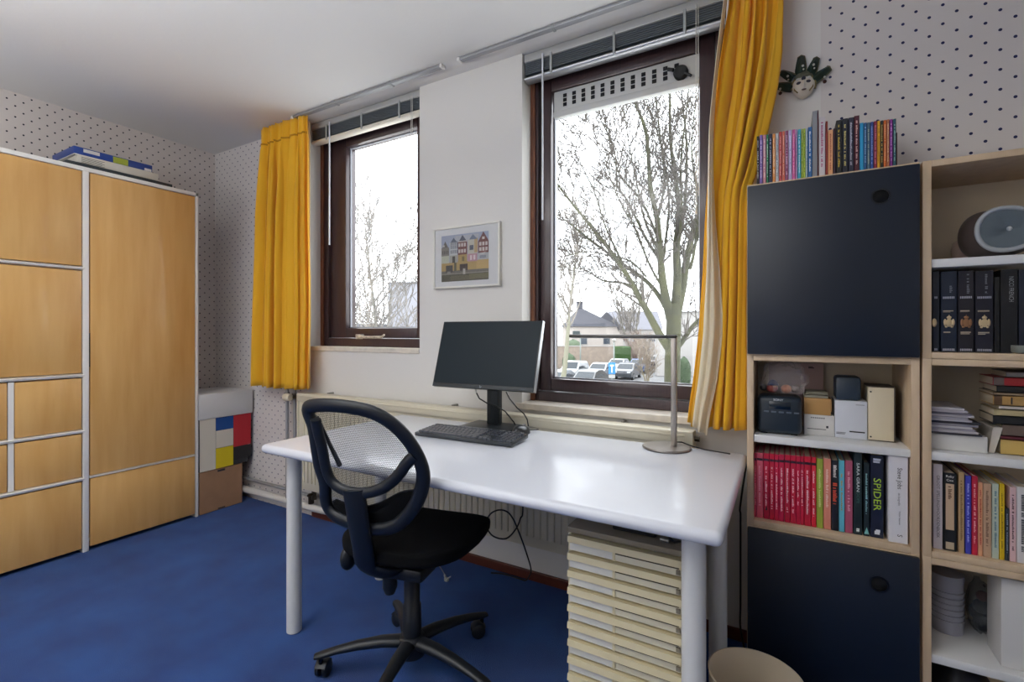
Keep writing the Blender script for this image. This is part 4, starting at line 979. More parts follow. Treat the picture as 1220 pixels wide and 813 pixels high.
part('edge_strip', (x1-.0005, x1+.003, yw_-.001, yw_+.10, ZS+.0005, zt+.002), M('dark_brown_edge', '#3a2c22', .5), t); part('edge_strip', (x0, x1, yw_-.001, yw_+.10, zt, zt+.003), M('dark_brown_edge'), t); part('edge_strip', (x0, x1, yw_-.0012, yw_+.002, ZS+.0004, ZS+.003), M('dark_brown_edge'), t)
for z in (ZS+.012, zt-.014):
    m = MB(); m.cyl((x0+.006, yw_+.001, z), (x0+.006, yw_-.0015, z), .0025, seg=10); m.build('stud', ink, t)

# ------------------------------------------------------------------ right column: speaker, papers, old books, containers
zsp = 1.3685
sx, sy = .47, 1.84
t = thing('speaker', (sx+.06, sy, zsp), 'grey egg-shaped loudspeaker with oval grille on the top right shelf', 'speaker')
c0 = at(1190, 276, Y=1.76)
m = MB()
def egg(a, b):
    th = 2*PI*a; ph = PI*b
    r = math.sin(ph)
    return (c0.x+.010+.088*r*math.cos(th)*(1+.15*math.cos(th)), c0.y+.072-.075*math.cos(ph)*1.0, zsp+.0705+.069*r*math.sin(th)*(1-.12*math.cos(th)))
m.grid(lambda a, b: egg(a, .06+.88*b), 40, 20, closed=True); m.build('shell', M('speaker_shell', '#4f4644', .35), t, smooth=80)
yf_ = 1.752
fr_axis = Matrix.Rotation(PI/2, 3, 'X')
def oval(k, y, kz=1): return lambda a: (c0.x+.016+k*.068*math.cos(a)*(1+.10*math.cos(a)), y, zsp+.073+k*kz*.056*math.sin(a)*(1-.10*math.cos(a)))
m = MB(); P = [Vector(oval(1, yf_)(2*PI*i/40)) for i in range(40)]; m.tube(P, .006, 10, closed=True); m.build('grille_ring', M('speaker_ring', '#a4a8ac', .35), t, smooth=80)
m = MB(); m.grid(lambda a, b: (lambda p: (p[0], p[1]+.012*(1-b)**2-.002, p[2]))(oval(max(.001, b), yf_)(2*PI*a)), 40, 8, closed=True); m.build('grille', M('speaker_grille', '#5e6a72', .45, bump=.4, bscale=900), t, smooth=80)
m = MB(); m.ball((c0.x+.020, yf_+.006, zsp+.074), .006, .005, .006, 14); m.build('dust_cap', M('speaker_cap', '#b8bcc0', .3), t)
for s in (-.03, .05): part('foot', (c0.x+s, c0.x+s+.02, 1.80, 1.90, zsp-.0002, zsp+.010), black_pl, t)
q = at(1151, 275, Y=1.93)
m = MB(); m.lathe([(0, 0), (.030, 0), (.036, .01), (.038, .05), (.034, .072), (.02, .082), (0, .085)], (q.x+.008, 1.944, zsp), 28)
tag(m.build('round_pot', M('pale_pink_ceramic', '#c8b4ac', .4), smooth=60), 'pale round pot half hidden behind the grey loudspeaker', 'pot')
q = at(1213, 412, Y=1.72)
t = thing('glass_dish', (q.x+.02, 1.722, ZG), 'small grey-green dish in front of the dark books at the right edge', 'dish')
m = MB(); m.lathe([(0, 0), (.026, 0), (.03, .004), (.03, .020), (.027, .020), (.026, .006), (0, .006)], (at(1206, 410, Y=1.722).x+.03, 1.70+.03, ZG), 28)
m.build('bowl', M('grey_green_ceramic', '#7c8078', .4), t, smooth=50)
ZP = .8385
def px4(px, py): return (1090+px/5.423, 410+py/5.423)
yp = 1.76
xa, xb = B0+.0205, at(*px4(470, 630), Y=yp).x
t = thing('white_box', ((xa+xb)/2, yp, ZP), 'flat white box under the pile of papers in the right column', 'box')
part('body', (xa, xb, yp, yp+.16, ZP+.0003, at(*px4(300, 590), Y=yp).z), M('white_carton'), t, .001)
zp = at(*px4(300, 590), Y=yp).z
cols = ['#3c3a40', '#b8b4b8', '#a8a4ae', '#c4c0c4', '#8a8690', '#30303a', '#bab6bc', '#9c98a2', '#c8c4c8', '#6a6672', '#b4aeb6', '#c0bcc0']
dsc = ['dark folder lowest of the paper pile', 'grey magazine second from the bottom of the paper pile', 'lilac-grey magazine third from the bottom of the paper pile', 'pale magazine fourth from the bottom of the paper pile', 'mid-grey booklet fifth from the bottom of the paper pile', 'near-black folder in the middle of the paper pile', 'pale grey booklet above the near-black folder', 'grey-violet booklet two above the near-black folder', 'whitish booklet four below the top of the paper pile', 'dark grey booklet three below the top of the paper pile', 'lilac booklet second from the top of the paper pile', 'pale leaflet topmost of the paper pile']
for k, (c, d) in enumerate(zip(cols, dsc)):
    hgt = .0052+.001*(k % 3); xr = xb-.012-.005*(k % 4)-.0018*k+(.012 if c in ('#30303a',) else 0)
    m = MB(); m.box(xa+.001, xr, yp-.008+.004*(k % 3), yp+.15, zp+.0004, zp+hgt, bev=.0008)
    tag(m.build('magazine', M('paper_'+c.strip('#'), c, .5)), d, 'magazine', 'papers piled on the flat white box'); zp += hgt
# leaning booklet
q0, q1 = at(*px4(470, 660), Y=1.78), at(*px4(565, 540), Y=1.78)
m = MB(); m.prism([(q0.x, 1.775, ZP+.001), (q0.x+.012, 1.775, ZP+.001), (q1.x, 1.775, q1.z), (q1.x-.020, 1.775, q1.z-.001)], (0, .11, 0))
tag(m.build('booklet', M('pale_booklet', '#c4bcb0', .6)), 'pale booklet leaning beside the stack of old books', 'booklet')
# stack of old books lying flat
old = [(555, 610, 668, '#c8a860', 'old book with yellowed page edges, lowest of the flat stack'), (555, 585, 612, '#5a2028', 'dark red old book second from the bottom of the flat stack'), (565, 512, 580, '#6a5a50', 'brown-grey old book third from the bottom of the flat stack'), (505, 458, 512, '#15171a', 'black old book in the lower half of the flat stack'), (510, 415, 456, '#b8a880', 'cream old book above the black one'), (545, 390, 413, '#c8c0b4', 'whitish old book in the middle of the flat stack'), (505, 325, 388, '#b08a50', 'tan old book with a dark mark on its spine'), (505, 305, 322, '#9a8468', 'thin beige old book above the tan one'), (530, 262, 300, '#22201e', 'black old book under the red-spined one'), (505, 205, 258, '#a82a2c', 'old book with red spine near the top of the flat stack'), (590, 168, 200, '#8a8480', 'grey old book topmost of the flat stack')]
zc_ = ZP
yo = 1.775
for px, pt, pbm, c, d in old:
    x0 = at(*px4(px, pt), Y=yo).x; ztop = at(*px4(640, pt+12), Y=yo).z
    if ztop <= zc_+.004: ztop = zc_+.008
    t = thing('old_book', (x0+.07, yo, zc_), d, 'book', 'old books lying flat in the right column')
    hgt = ztop-zc_; cv = cov(c)
    m = MB(); xr = x0+.15; z0, z1 = zc_+.0003, ztop
    m.prism([(x0, yo, z0), (xr, yo, z0), (xr, yo, z1), (x0, yo, z1)], (0, .003, 0)); m.box(x0, xr, yo, yo+.11, z0, z0+.0015); m.box(x0, xr, yo, yo+.11, z1-.0015, z1); m.build('cover', cv, t)
    part('pages', (x0+.002, xr-.002, yo+.003, yo+.107, z0+.0015, z1-.0015), pages, t)
    if 'dark mark' in d: part('spine_mark', (x0+.035, x0+.038, yo-.0006, yo, z0+.004, z1-.004), ink, t); part('spine_patch', (x0+.002, x0+.018, yo-.0005, yo, z0+.001, z1-.001), inkm('#5a4028'), t)
    if 'red spine' in d: part('spine_patch', (x0+.001, x0+.022, yo-.0005, yo, z0+.001, z1-.001), inkm('#6a5a52'), t)
    zc_ = ztop
# bottom cube of the right column
ZQ = .2805
def px5(px, py): return (1090+px/5.315, 660+py/5.315)
yc = 1.885
cxl = at(*px5(200, 400), Y=yc).x; rr_ = .040; cxl = max(cxl, B0+.0215+rr_)
z0 = ZQ
names_ = ['lowest', 'second from the bottom', 'third from the bottom', 'in the middle', 'third from the top', 'second from the top', 'topmost']
for k in range(7):
    hgt = .040 if k == 0 else .0165 if k < 6 else .048
    m = MB(); m.lathe([(0, z0+.0005), (rr_*.93, z0+.0005), (rr_*.97, z0+hgt*.55), (rr_, z0+hgt*.7), (rr_, z0+hgt-.0006), (0, z0+hgt-.0006)], (cxl, yc, 0), 32)
    tag(m.build('plastic_tub', M('milky_grey_plastic', '#9a9aa4', .4), smooth=40), 'milky grey plastic tub, %s of the tub stack' % names_[k], 'container', 'stacked plastic tubs'); z0 += hgt
t = thing('plastic_bag', (cxl+.083, 1.918, ZQ), 'crumpled plastic bag with dark contents beside the stacked tubs', 'bag')
m = MB(); m.ball((0, 0, 0), 1, 1, 1, 32); bx = cxl+.083
for v in m.bm.verts:
    n = noise.noise(v.co*2.2+Vector((9, 4, 2)))*.2+noise.noise(v.co*6+Vector((2, 8, 5)))*.14
    v.co = v.co*(1+n); v.co = Vector((bx+v.co.x*.031, 1.918+v.co.y*.045, max(ZQ+.001, ZQ+.075+v.co.z*.075)))
m.build('bag_film', film('smoky_bag_film', '#70767c', .35, .12), t, smooth=25)
for dy, dz, r, c in ((-.02, .03, .026, '#15181c'), (.0, .075, .024, '#202428'), (-.02, .11, .018, '#5a2c24'), (.03, .05, .03, '#101214')):
    m = MB(); m.ball((bx+.002, 1.918+dy*.5, ZQ+dz), r*.85, r*.85, r*.85, 12); m.build('bundle', M('dark_bundle_'+c.strip('#'), c, .6), t)
xw = at(*px5(452, 400), Y=1.93).x; xf_ = at(*px5(540, 400), Y=1.75).x
t = thing('white_box', (xf_+.1, 1.84, ZQ), 'large white box standing at the right edge in the lowest cube', 'box')
part('body', (xf_, B1-.03, 1.745, 1.848, ZQ+.0005, .515), M('white_card'), t, .003)
m = MB(); m.ball((0, 0, 0), 1, 1, 1, 28)
for v in m.bm.verts:
    n = noise.noise(v.co*2+Vector((1, 2, 2)))*.2; v.co = v.co*(1+n); v.co = Vector((B0+.021+.085+v.co.x*.075, 1.84+v.co.y*.09, max(.0205, .12+v.co.z*.11)))
tag(m.build('dark_bag', M('dark_bag_cloth', '#1c1d22', .6), smooth=60), 'dark bag on the bottom board under the white shelf', 'bag')

# ------------------------------------------------------------------ jester mask on the wall
def pm(px, py, y): return at(920+px/13.55, 60+py/13.55, Y=y)
t = thing('wall_mask', pm(510, 520, 1.98), 'small jester mask with dark green flaps on the wall above the books', 'mask')
fc = pm(505, 560, 1.975); ivory_m = M('antique_ivory', '#d4ccc0', .3); gilt = M('dull_gilt', '#8a7a4c', .4, metal=.5, vary=.4, vscale=150)
m = MB(); fw, fh = .034, .041
def face(a, b):
    x = -1+2*a; z = -1+2*b; r2 = x*x+z*z
    wz = math.sqrt(max(0, 1-z*z)); xx = x*wz
    d = math.sqrt(max(0, 1-min(1, xx*xx*.8+z*z)))
    nose = .5*math.exp(-((xx)/.16)**2-((z-.02)/.32)**2); brow = -.16*(math.exp(-((abs(xx)-.40)/.18)**2-((z-.22)/.13)**2)); lip = .12*math.exp(-(xx/.25)**2-((z+.5)/.08)**2)
    return (fc.x+xx*fw, 1.996-.030*(d+nose*.8+brow+lip), fc.z+z*fh*(1+.0*x))
m.grid(face, 30, 34); fo = m.build('face', ivory_m, t, smooth=80)
for s in (-1, 1):
    m = MB(); m.ball((fc.x+s*.0135, 1.971, fc.z+.008), .0088, .004, .0055, 12); m.build('eye_patch', M('dark_violet_paint', '#2c2838', .4), fo)
    m = MB(); m.ball((fc.x+s*.016, 1.972, fc.z+.022), .0075, .004, .0045, 12); m.build('brow_paint', M('silver_paint', '#c8c8c4', .3), fo)
    m = MB(); m.tube([(fc.x+s*.029, 1.983, fc.z+.012), (fc.x+s*.027, 1.976, fc.z-.012), (fc.x+s*.018, 1.973, fc.z-.024)], .0022, 8); m.build('cheek_line', gilt, fo)
m = MB(); m.ball((fc.x, 1.966, fc.z+.020), .007, .004, .008, 12); m.build('forehead_patch', M('blue_black_paint', '#23263a', .4), fo)
m = MB(); m.ball((fc.x, 1.990, fc.z+.032), .030, .016, .022, 20); m.build('hood', M('grey_green_hood', '#5c5e4e', .5, vary=.3, vscale=120), fo)
for k in range(6):
    m = MB(); m.ball((fc.x-.017+.0068*k, 1.9655+.0011*(k-2.5)**2*.5, fc.z+.0155+.003*math.sin(k*2)), .0014, seg=8); m.build('sequin', M('pearl', '#cfd0c4', .25), fo)
m = MB(); m.ball((fc.x+.001, 1.9645, fc.z-.020), .008, .003, .0028, 12); m.build('lips', M('dark_lip_paint', '#5a4a48', .4), fo)
m = MB(); m.tube([(fc.x+math.cos(a)*fw*1.02, 1.988, fc.z+math.sin(a)*fh*1.04) for a in [PI*k/14-.35 for k in range(14+3)]], .005, 8); m.build('gilt_rim', gilt, fo, smooth=60)
green = M('dark_green_velvet', '#24382e', .6, vary=.3, vscale=60); olive = M('olive_gilt_cloth', '#6a664c', .5)
petals = [((335, 590), (75, 560), 70, (130, 680)), ((345, 440), (150, 345), 60, (250, 415)), ((460, 400), (468, 95), 75, (495, 245)), ((610, 400), (715, 120), 70, (670, 228)), ((655, 480), (925, 275), 75, (850, 490))]
for i, (b0, tp, wdt, bead) in enumerate(petals):
    B, T = pm(*b0, 1.985), pm(*tp, 1.985); ax = (T-B); L_ = ax.length; ax.normalize(); sd = Vector((ax.z, 0, -ax.x)); wd = wdt*.00294/13.55
    m = MB(); yb0 = 1.990
    rows = []
    for s, kw, dy in ((0, 1.0, -.008), (.35, 1.05, -.018), (.7, .85, -.022), (1.0, .62, -.010)):
        c = B+ax*L_*s
        rows.append([Vector((c.x, yb0+.004, c.z))-sd*wd*kw, Vector((c.x, yb0+dy, c.z)), Vector((c.x, yb0+.004, c.z))+sd*wd*kw])
    vs = [[m.bm.verts.new(p) for p in r] for r in rows]
    for r0, r1 in zip(vs, vs[1:]):
        for j in range(2): m.bm.faces.new((r0[j], r0[j+1], r1[j+1], r1[j]))
    fl = m.build('flap', green, t, solid=.003)
    m = MB(); m.tube([r[2]+Vector((0, -.003, 0)) for r in rows], .0022, 6); m.tube([rows[-1][0]+Vector((0, -.003, 0)), rows[-1][1]+Vector((0, -.001, 0)), rows[-1][2]+Vector((0, -.003, 0))], .0025, 6); m.build('gilt_edge', olive, fl)
    bp = pm(*bead, 1.965); m = MB()
    if i in (0, 4):
        m.ball((bp.x, 1.972, bp.z), .0062, seg=12); bell = m.build('bell', M('dark_copper', '#4a2c28', .35, metal=.6), fl); m = MB(); m.ball((bp.x, 1.972, bp.z+.016), .004, seg=10); m.cyl((bp.x, 1.972, bp.z), (bp.x, 1.975, bp.z+.022), .0008, seg=6); m.build('bead', M('pearl', '#cfd0c4', .25), fl)
    else: m.ball((bp.x, 1.966, bp.z), .0042, seg=12); m.ball((bp.x+.002, 1.968, bp.z-.012), .003, seg=10); m.build('bead', M('pearl', '#cfd0c4', .25), fl)

# ------------------------------------------------------------------ framed canal-house watercolour on the pier
yp_ = 1.978
q0, q1 = at(516, 342, Y=yp_), at(595, 265, Y=yp_)
PX0, PX1, PZ0, PZ1 = q0.x, q1.x, 1.392, 1.707
t = thing('picture', ((PX0+PX1)/2, yp_, (PZ0+PZ1)/2), 'framed watercolour of canal houses on the pier between the windows', 'picture')
fm = M('white_frame', '#dcdad2', .4)
for bx in ((PX0, PX1, yp_, 1.999, PZ0, PZ0+.009), (PX0, PX1, yp_, 1.999, PZ1-.009, PZ1), (PX0, PX0+.009, yp_, 1.999, PZ0+.009, PZ1-.009), (PX1-.009, PX1, yp_, 1.999, PZ0+.009, PZ1-.009)): part('frame_rail', bx, fm, t, .001)
part('mat_board', (PX0+.009, PX1-.009, yp_+.006, 1.996, PZ0+.009, PZ1-.009), M('mat_board', '#c9cbcd', .6), t)
ax0 = at(500+205/8.127, 300, Y=yp_).x; ax1 = at(500+662/8.127, 300, Y=yp_).x
az0, az1 = PZ0+.034, PZ1-.042
def art(rects, name):
    m = MB(); mats = []
    for i, (x0, x1, z0, z1, c) in enumerate(rects):
        mt = M('watercolour_'+c.strip('#'), c, .7); mt.node_tree.nodes['Principled BSDF'].inputs['Base Color'].default_value = tuple(q*.72 for q in srgb(c)[:3])+(1,)
        if mt not in mats: mats.append(mt)
        y = yp_+.0055-.00001*i
        P = [(x0, z0), (x1, z0), (x1, z1), (x0, z1)] if not isinstance(z1, tuple) else [(x0, z0), (x1, z0), (z1[0], z1[1])]
        m.quad(*[(ax0+a*(ax1-ax0), y, az0+b*(az1-az0)) for a, b in P], mi=mats.index(mt))
    return m.build(name, mats, t, norm=False)
R_ = [(0, 1, 0, 1, '#a9b4cf'), (.3, .8, .86, .97, '#bcc0cc'), (0, 1, 0, .16, '#4a4a36'), (.2, .7, .02, .12, '#5f5c42'), (.6, 1, .03, .14, '#6e6a48'), (0, 1, .15, .24, '#6e6a62'), (0, 1, .155, .17, '#9a968a'), (0, 1, .23, .42, '#b79a5c'), (.75, 1, .23, .42, '#c8a868'), (.10, .25, .20, .35, '#33312c'), (.13, .2, .17, .22, '#8a8a86'), (.40, .57, .22, .36, '#3c2c28'), (.47, .52, .14, .26, '#b8b4ac'), (.28, .33, .22, .50, '#5a5638'),
 (0, .17, .40, .56, '#c2c4ae'), (.18, .35, .40, .56, '#a8aaa0'), (.36, .56, .40, .56, '#b49858'), (.57, .77, .40, .56, '#c090a0'), (.78, 1, .42, .56, '#b8bcc0'), (.24, .30, .40, .54, '#23231f'), (.62, .66, .43, .53, '#e8d8dc'), (.69, .73, .43, .53, '#e8d8dc'), (.82, .95, .45, .51, '#8a90a0'), (.45, .5, .42, .52, '#7a6a3c'),
 (0, .17, .56, .74, '#7c766e'), (.02, .15, .74, (.085, .88), '#5a5650'), (.02, .07, .76, .80, '#c8c8c4'), (.18, .35, .56, .84, '#c8ccd0'), (.20, .34, .84, (.27, .94), '#5a6478'), (.36, .56, .56, .84, '#6e3430'), (.38, .55, .84, (.46, .98), '#4c5468'), (.36, .56, .83, .855, '#c4bcb8'), (.57, .77, .56, .86, '#c9c4b8'), (.71, .78, .58, .88, '#c4a878'), (.60, .77, .86, (.68, .97), '#74829a'), (.79, 1, .56, .80, '#6a2c2c'), (.79, 1, .80, (.895, 1.0), '#6a2c2c'), (.61, .69, .64, .74, '#4c5468')]
for hx, n, w_, rows_, c in ((.205, 4, .024, (.60, .70, .78), '#6c7684'), (.375, 3, .04, (.60, .73), '#d8d0cc'), (.81, 3, .045, (.60, .71), '#d8ccc8'), (.02, 4, .02, (.60,), '#3c3a38')):
    for zr in rows_:
        for k in range(n): R_.append((hx+k*(w_+.018), hx+k*(w_+.018)+w_, zr, zr+.075, c))
R_.append((.87, .92, .84, .89, '#d8ccc8'))
art(R_, 'watercolour_print')
m = MB(); m.box(PX0+.009, PX1-.009, yp_+.0035, yp_+.0045, PZ0+.009, PZ1-.009); m.build('glazing', pane_glass('picture_glass', gloss=.04), t)
# ================================================================== OUTSIDE THE WINDOWS
GZ = -3.2
INDOOR = set(MATS)
def out(u, v, t): return ray(u, v)*t+Vector((0, 0, EYE))
def ground(u, t): p = out(u, HOR, t); return Vector((p.x, p.y, GZ))
CR = Vector((math.cos(YAW), math.sin(YAW), 0)); CF = Vector((-math.sin(YAW), math.cos(YAW), 0))
asphalt = M('pale_asphalt', '#808080', .9, vary=.1, vscale=.6)
grass = M('winter_lawn', '#767a58', .95, vscale=.8, color2='#686c4c')
m = MB(); m.box(-30, 30, 2.4, 26, GZ-.3, GZ+.01); struct(m.build('ground', M('pale_bounce_ground', '#e8e6e0', .9)))  # unseen pale ground, added to bounce sky light up to the ceiling
m = MB(); m.box(-120, 60, 26, 40.5, GZ-.3, GZ); g = struct(m.build('ground', grass)); g['label'] = 'winter lawn outside below the windows'
m = MB(); m.box(-160, 90, 40.5, 140, GZ-.3, GZ-.02); g = struct(m.build('ground', asphalt))
# ------------------------------------------------------------------ trees
class Wood:
    def __init__(s): s.v = []; s.f = []
    def limb(s, pts, rs, seg=5):
        n = len(pts); base = len(s.v); up = None
        for i, p in enumerate(pts):
            t = (pts[min(i+1, n-1)]-pts[max(i-1, 0)]).normalized()
            a = t.orthogonal().normalized() if up is None else (up-t*up.dot(t))
            up = a.normalized() if a.length > 1e-5 else t.orthogonal().normalized(); b = t.cross(up)
            for k in range(seg):
                an = 2*PI*k/seg; s.v.append(p+up*(math.cos(an)*rs[i])+b*(math.sin(an)*rs[i]))
        for i in range(n-1):
            for k in range(seg):
                a0 = base+i*seg+k; a1 = base+i*seg+(k+1) % seg; s.f.append((a0, a1, a1+seg, a0+seg))
    def build(s, name, mat, parent):
        me = bpy.data.meshes.new(name); me.from_pydata([tuple(v) for v in s.v], [], s.f); me.materials.append(mat); me.shade_smooth()
        o = bpy.data.objects.new(name, me); COL.objects.link(o); o.parent = parent; o.matrix_parent_inverse = Matrix.Translation(parent.location).inverted(); return o
def rvec(r, k): return Vector((r.gauss(0, k), r.gauss(0, k), r.gauss(0, k)))
def sprout(W, r, p, d, L, rad, lev, up=.25, dens=1.0, rmin=.006, wob=.16):
    n = 5; pts = [p]; q = p.copy(); dd = d.normalized()
    for i in range(n):
        dd = (dd+rvec(r, wob)+Vector((0, 0, up*.25))).normalized(); q = q+dd*(L/n); pts.append(q)
    rs = [max(rmin, rad*(1-.75*i/n)) for i in range(n+1)]
    W.limb(pts, rs, 4 if lev > 1 else 3)
    if lev <= 0: return
    k = max(1, int(r.uniform(2.5, 4.5)*dens))
    for _ in range(k):
        i = r.randint(1, n); a = (pts[i]-pts[i-1]).normalized()
        side = (a.orthogonal()*math.cos(x := r.uniform(0, 2*PI))+a.cross(a.orthogonal())*math.sin(x)).normalized()
        sprout(W, r, pts[i], a*.75+side*r.uniform(.5, .95)+Vector((0, 0, up)), L*r.uniform(.45, .75), rs[i]*.6, lev-1, up, dens, rmin, wob)
bark = M('mossy_pale_bark', '#4c4d2e', .9, vscale=2.5, color2='#333424', bump=.4, bscale=14)
twig_m = M('grey_twigs', '#56504a', .9)
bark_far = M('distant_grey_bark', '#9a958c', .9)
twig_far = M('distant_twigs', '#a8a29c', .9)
def catmull(P, n=4):
    return smoothpath([Vector(p) for p in P], n)
r = random.Random(3)
T0 = 12.5
tb = ground(802, T0)
t = thing('bare_tree', tb, 'large bare tree with mossy forked trunk close outside the big window', 'tree')
W = Wood(); TW = Wood(); px_m = T0/F_PX
def limb(px, r0, r1, dz, twigs=True, lev=2, tl=1.0, W_=None):
    n = len(px); P = [out(u, v, T0+dz*(i/(n-1))**1.2) for i, (u, v) in enumerate(px)]
    P = catmull(P, 5); N = len(P); rs = [r0+(r1-r0)*(i/(N-1))**.8 for i in range(N)]
    (W_ or W).limb(P, rs, 9 if r0 > .06 else 6)
    if twigs:
        for i in range(int(N*.25), N):
            for _q in range(2 if r.random() < .35 else 1):
                a = (P[min(i+1, N-1)]-P[i-1]).normalized(); x = r.uniform(0, 2*PI); o_ = a.orthogonal().normalized()
                side = o_*math.cos(x)+a.cross(o_)*math.sin(x)
                sprout(TW, r, P[i], a*.8+side*.8+Vector((0, 0, .2)), r.uniform(.45, 1.35)*tl, max(.013, rs[i]*.36), lev, .18, .9, .0092, .10)
W.limb(catmull([tb+Vector((0, 0, -.1)), out(802, 540, T0), out(801, 480, T0), out(801, 440, T0), out(802, 405, T0), out(803, 380, T0), out(802, 362, T0)], 4), [.27, .25, .235, .23, .225, .22, .22, .215, .21, .21, .205, .20, .20, .20, .195, .195, .19, .19, .19, .185, .18, .175, .165, .155, .13], 14)
limb([(804, 380), (812, 345), (818, 310), (826, 275), (836, 235), (845, 180), (850, 120)], .15, .02, 1.2)
limb([(799, 380), (791, 345), (787, 310), (783, 262), (775, 222), (770, 160), (757, 122), (752, 95)], .13, .012, -1.4)
limb([(804, 376), (807, 335), (806, 295), (809, 255), (806, 222), (799, 170), (798, 112), (796, 60)], .14, .014, .5)
limb([(808, 290), (816, 240), (818, 170), (812, 110), (815, 60)], .06, .012, 1.8)
limb([(797, 415), (785, 397), (772, 373), (757, 346), (742, 320), (718, 287), (692, 255), (668, 225), (650, 195)], .12, .012, -1.6)
limb([(757, 346), (745, 338), (718, 334), (698, 322), (672, 318)], .045, .008, .6, lev=1)
limb([(795, 368), (773, 338), (738, 312), (702, 285), (667, 258), (640, 245)], .075, .008, 1.5)
limb([(787, 310), (770, 285), (748, 240), (736, 222), (732, 180), (713, 138)], .05, .008, -.7)
limb([(742, 314), (722, 272), (707, 226), (685, 181), (680, 150)], .035, .007, .8)
limb([(785, 299), (768, 262), (758, 215), (748, 165), (742, 120)], .045, .008, 2.0)
limb([(801, 420), (812, 408), (826, 388), (846, 368), (870, 330)], .095, .02, .8)
limb([(783, 262), (792, 215), (786, 160), (780, 100), (778, 50)], .05, .008, 1.0)
limb([(795, 352), (775, 318), (760, 280), (752, 262), (738, 240), (722, 196)], .04, .007, -2.2)
limb([(818, 310), (829, 290), (838, 262), (850, 240)], .05, .01, -1.5)
limb([(790, 312), (782, 280), (762, 236), (737, 206), (722, 151), (716, 120)], .05, .008, 1.4)
limb([(806, 330), (807, 310), (812, 251), (811, 196), (819, 122), (822, 80)], .055, .010, -1.0)
limb([(788, 320), (792, 295), (797, 236), (787, 171), (772, 127), (765, 90)], .05, .009, 1.6)
limb([(822, 320), (827, 300), (832, 246), (824, 181), (829, 122)], .05, .010, -1.8)
limb([(770, 330), (752, 312), (728, 305), (700, 300), (676, 305)], .03, .007, -1.0)
W.build('trunk', bark, t); tag(TW.build('twigs', twig_m, t), kind='stuff')
def bare_tree(u, T, hgt, spread, seed, label, stems=1, lev=4, rad=.12, mats=(bark_far, twig_far), up=.35, rmin=.012, fork=.35, dens=1.0):
    rr = random.Random(seed); b = ground(u, T)
    t = thing('bare_tree', b, label, 'tree', None)
    W1_, W2_ = Wood(), Wood()
    for s in range(stems):
        P = [b]; q = b.copy(); d = Vector((rr.gauss(0, .1*stems), rr.gauss(0, .1*stems), 1)).normalized()
        for i in range(9):
            d = (d+rvec(rr, .06)+Vector((0, 0, .12))).normalized(); q = q+d*hgt*.85/9; P.append(q)
        W1_.limb(P, [max(rmin, rad*(1-.9*i/9)) for i in range(10)], 7)
        for i in range(10):
            if i/9 < fork: continue
            for _ in range(3):
                x = rr.uniform(0, 2*PI); sprout(W2_, rr, P[i]+Vector((0, 0, rr.uniform(-.3, .3))), Vector((math.cos(x)*spread, math.sin(x)*spread, .8)), hgt*rr.uniform(.16, .34)*(1.15-.6*i/9), rad*(.55-.4*i/9), lev-2, up, dens, rmin, .11)
    W1_.build('trunk', mats[0], t); tag(W2_.build('twigs', mats[1], t), kind='stuff')
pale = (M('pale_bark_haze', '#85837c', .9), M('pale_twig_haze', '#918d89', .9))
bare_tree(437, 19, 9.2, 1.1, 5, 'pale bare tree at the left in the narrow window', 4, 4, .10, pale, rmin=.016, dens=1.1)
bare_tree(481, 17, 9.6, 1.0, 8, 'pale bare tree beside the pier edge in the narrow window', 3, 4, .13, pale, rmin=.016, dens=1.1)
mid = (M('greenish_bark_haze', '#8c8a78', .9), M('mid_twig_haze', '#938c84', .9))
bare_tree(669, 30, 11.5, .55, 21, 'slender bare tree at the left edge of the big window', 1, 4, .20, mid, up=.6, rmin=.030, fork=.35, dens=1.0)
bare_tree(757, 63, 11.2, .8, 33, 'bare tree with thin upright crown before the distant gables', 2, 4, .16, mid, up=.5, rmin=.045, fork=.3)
bare_tree(772, 38, 4.2, .9, 35, 'small bare shrub tree left of the big trunk by the lawn', 3, 4, .07, (M('tan_bark', '#8f8570', .9), M('tan_twigs', '#a09080', .9)), rmin=.014, fork=.2)
bare_tree(757, 60, 4.2, 1.0, 36, 'reddish bare shrub right of the clipped hedge', 4, 4, .05, (M('reddish_bark', '#8a7468', .9), M('reddish_twigs', '#9a8074', .9)), rmin=.014, fork=.15)
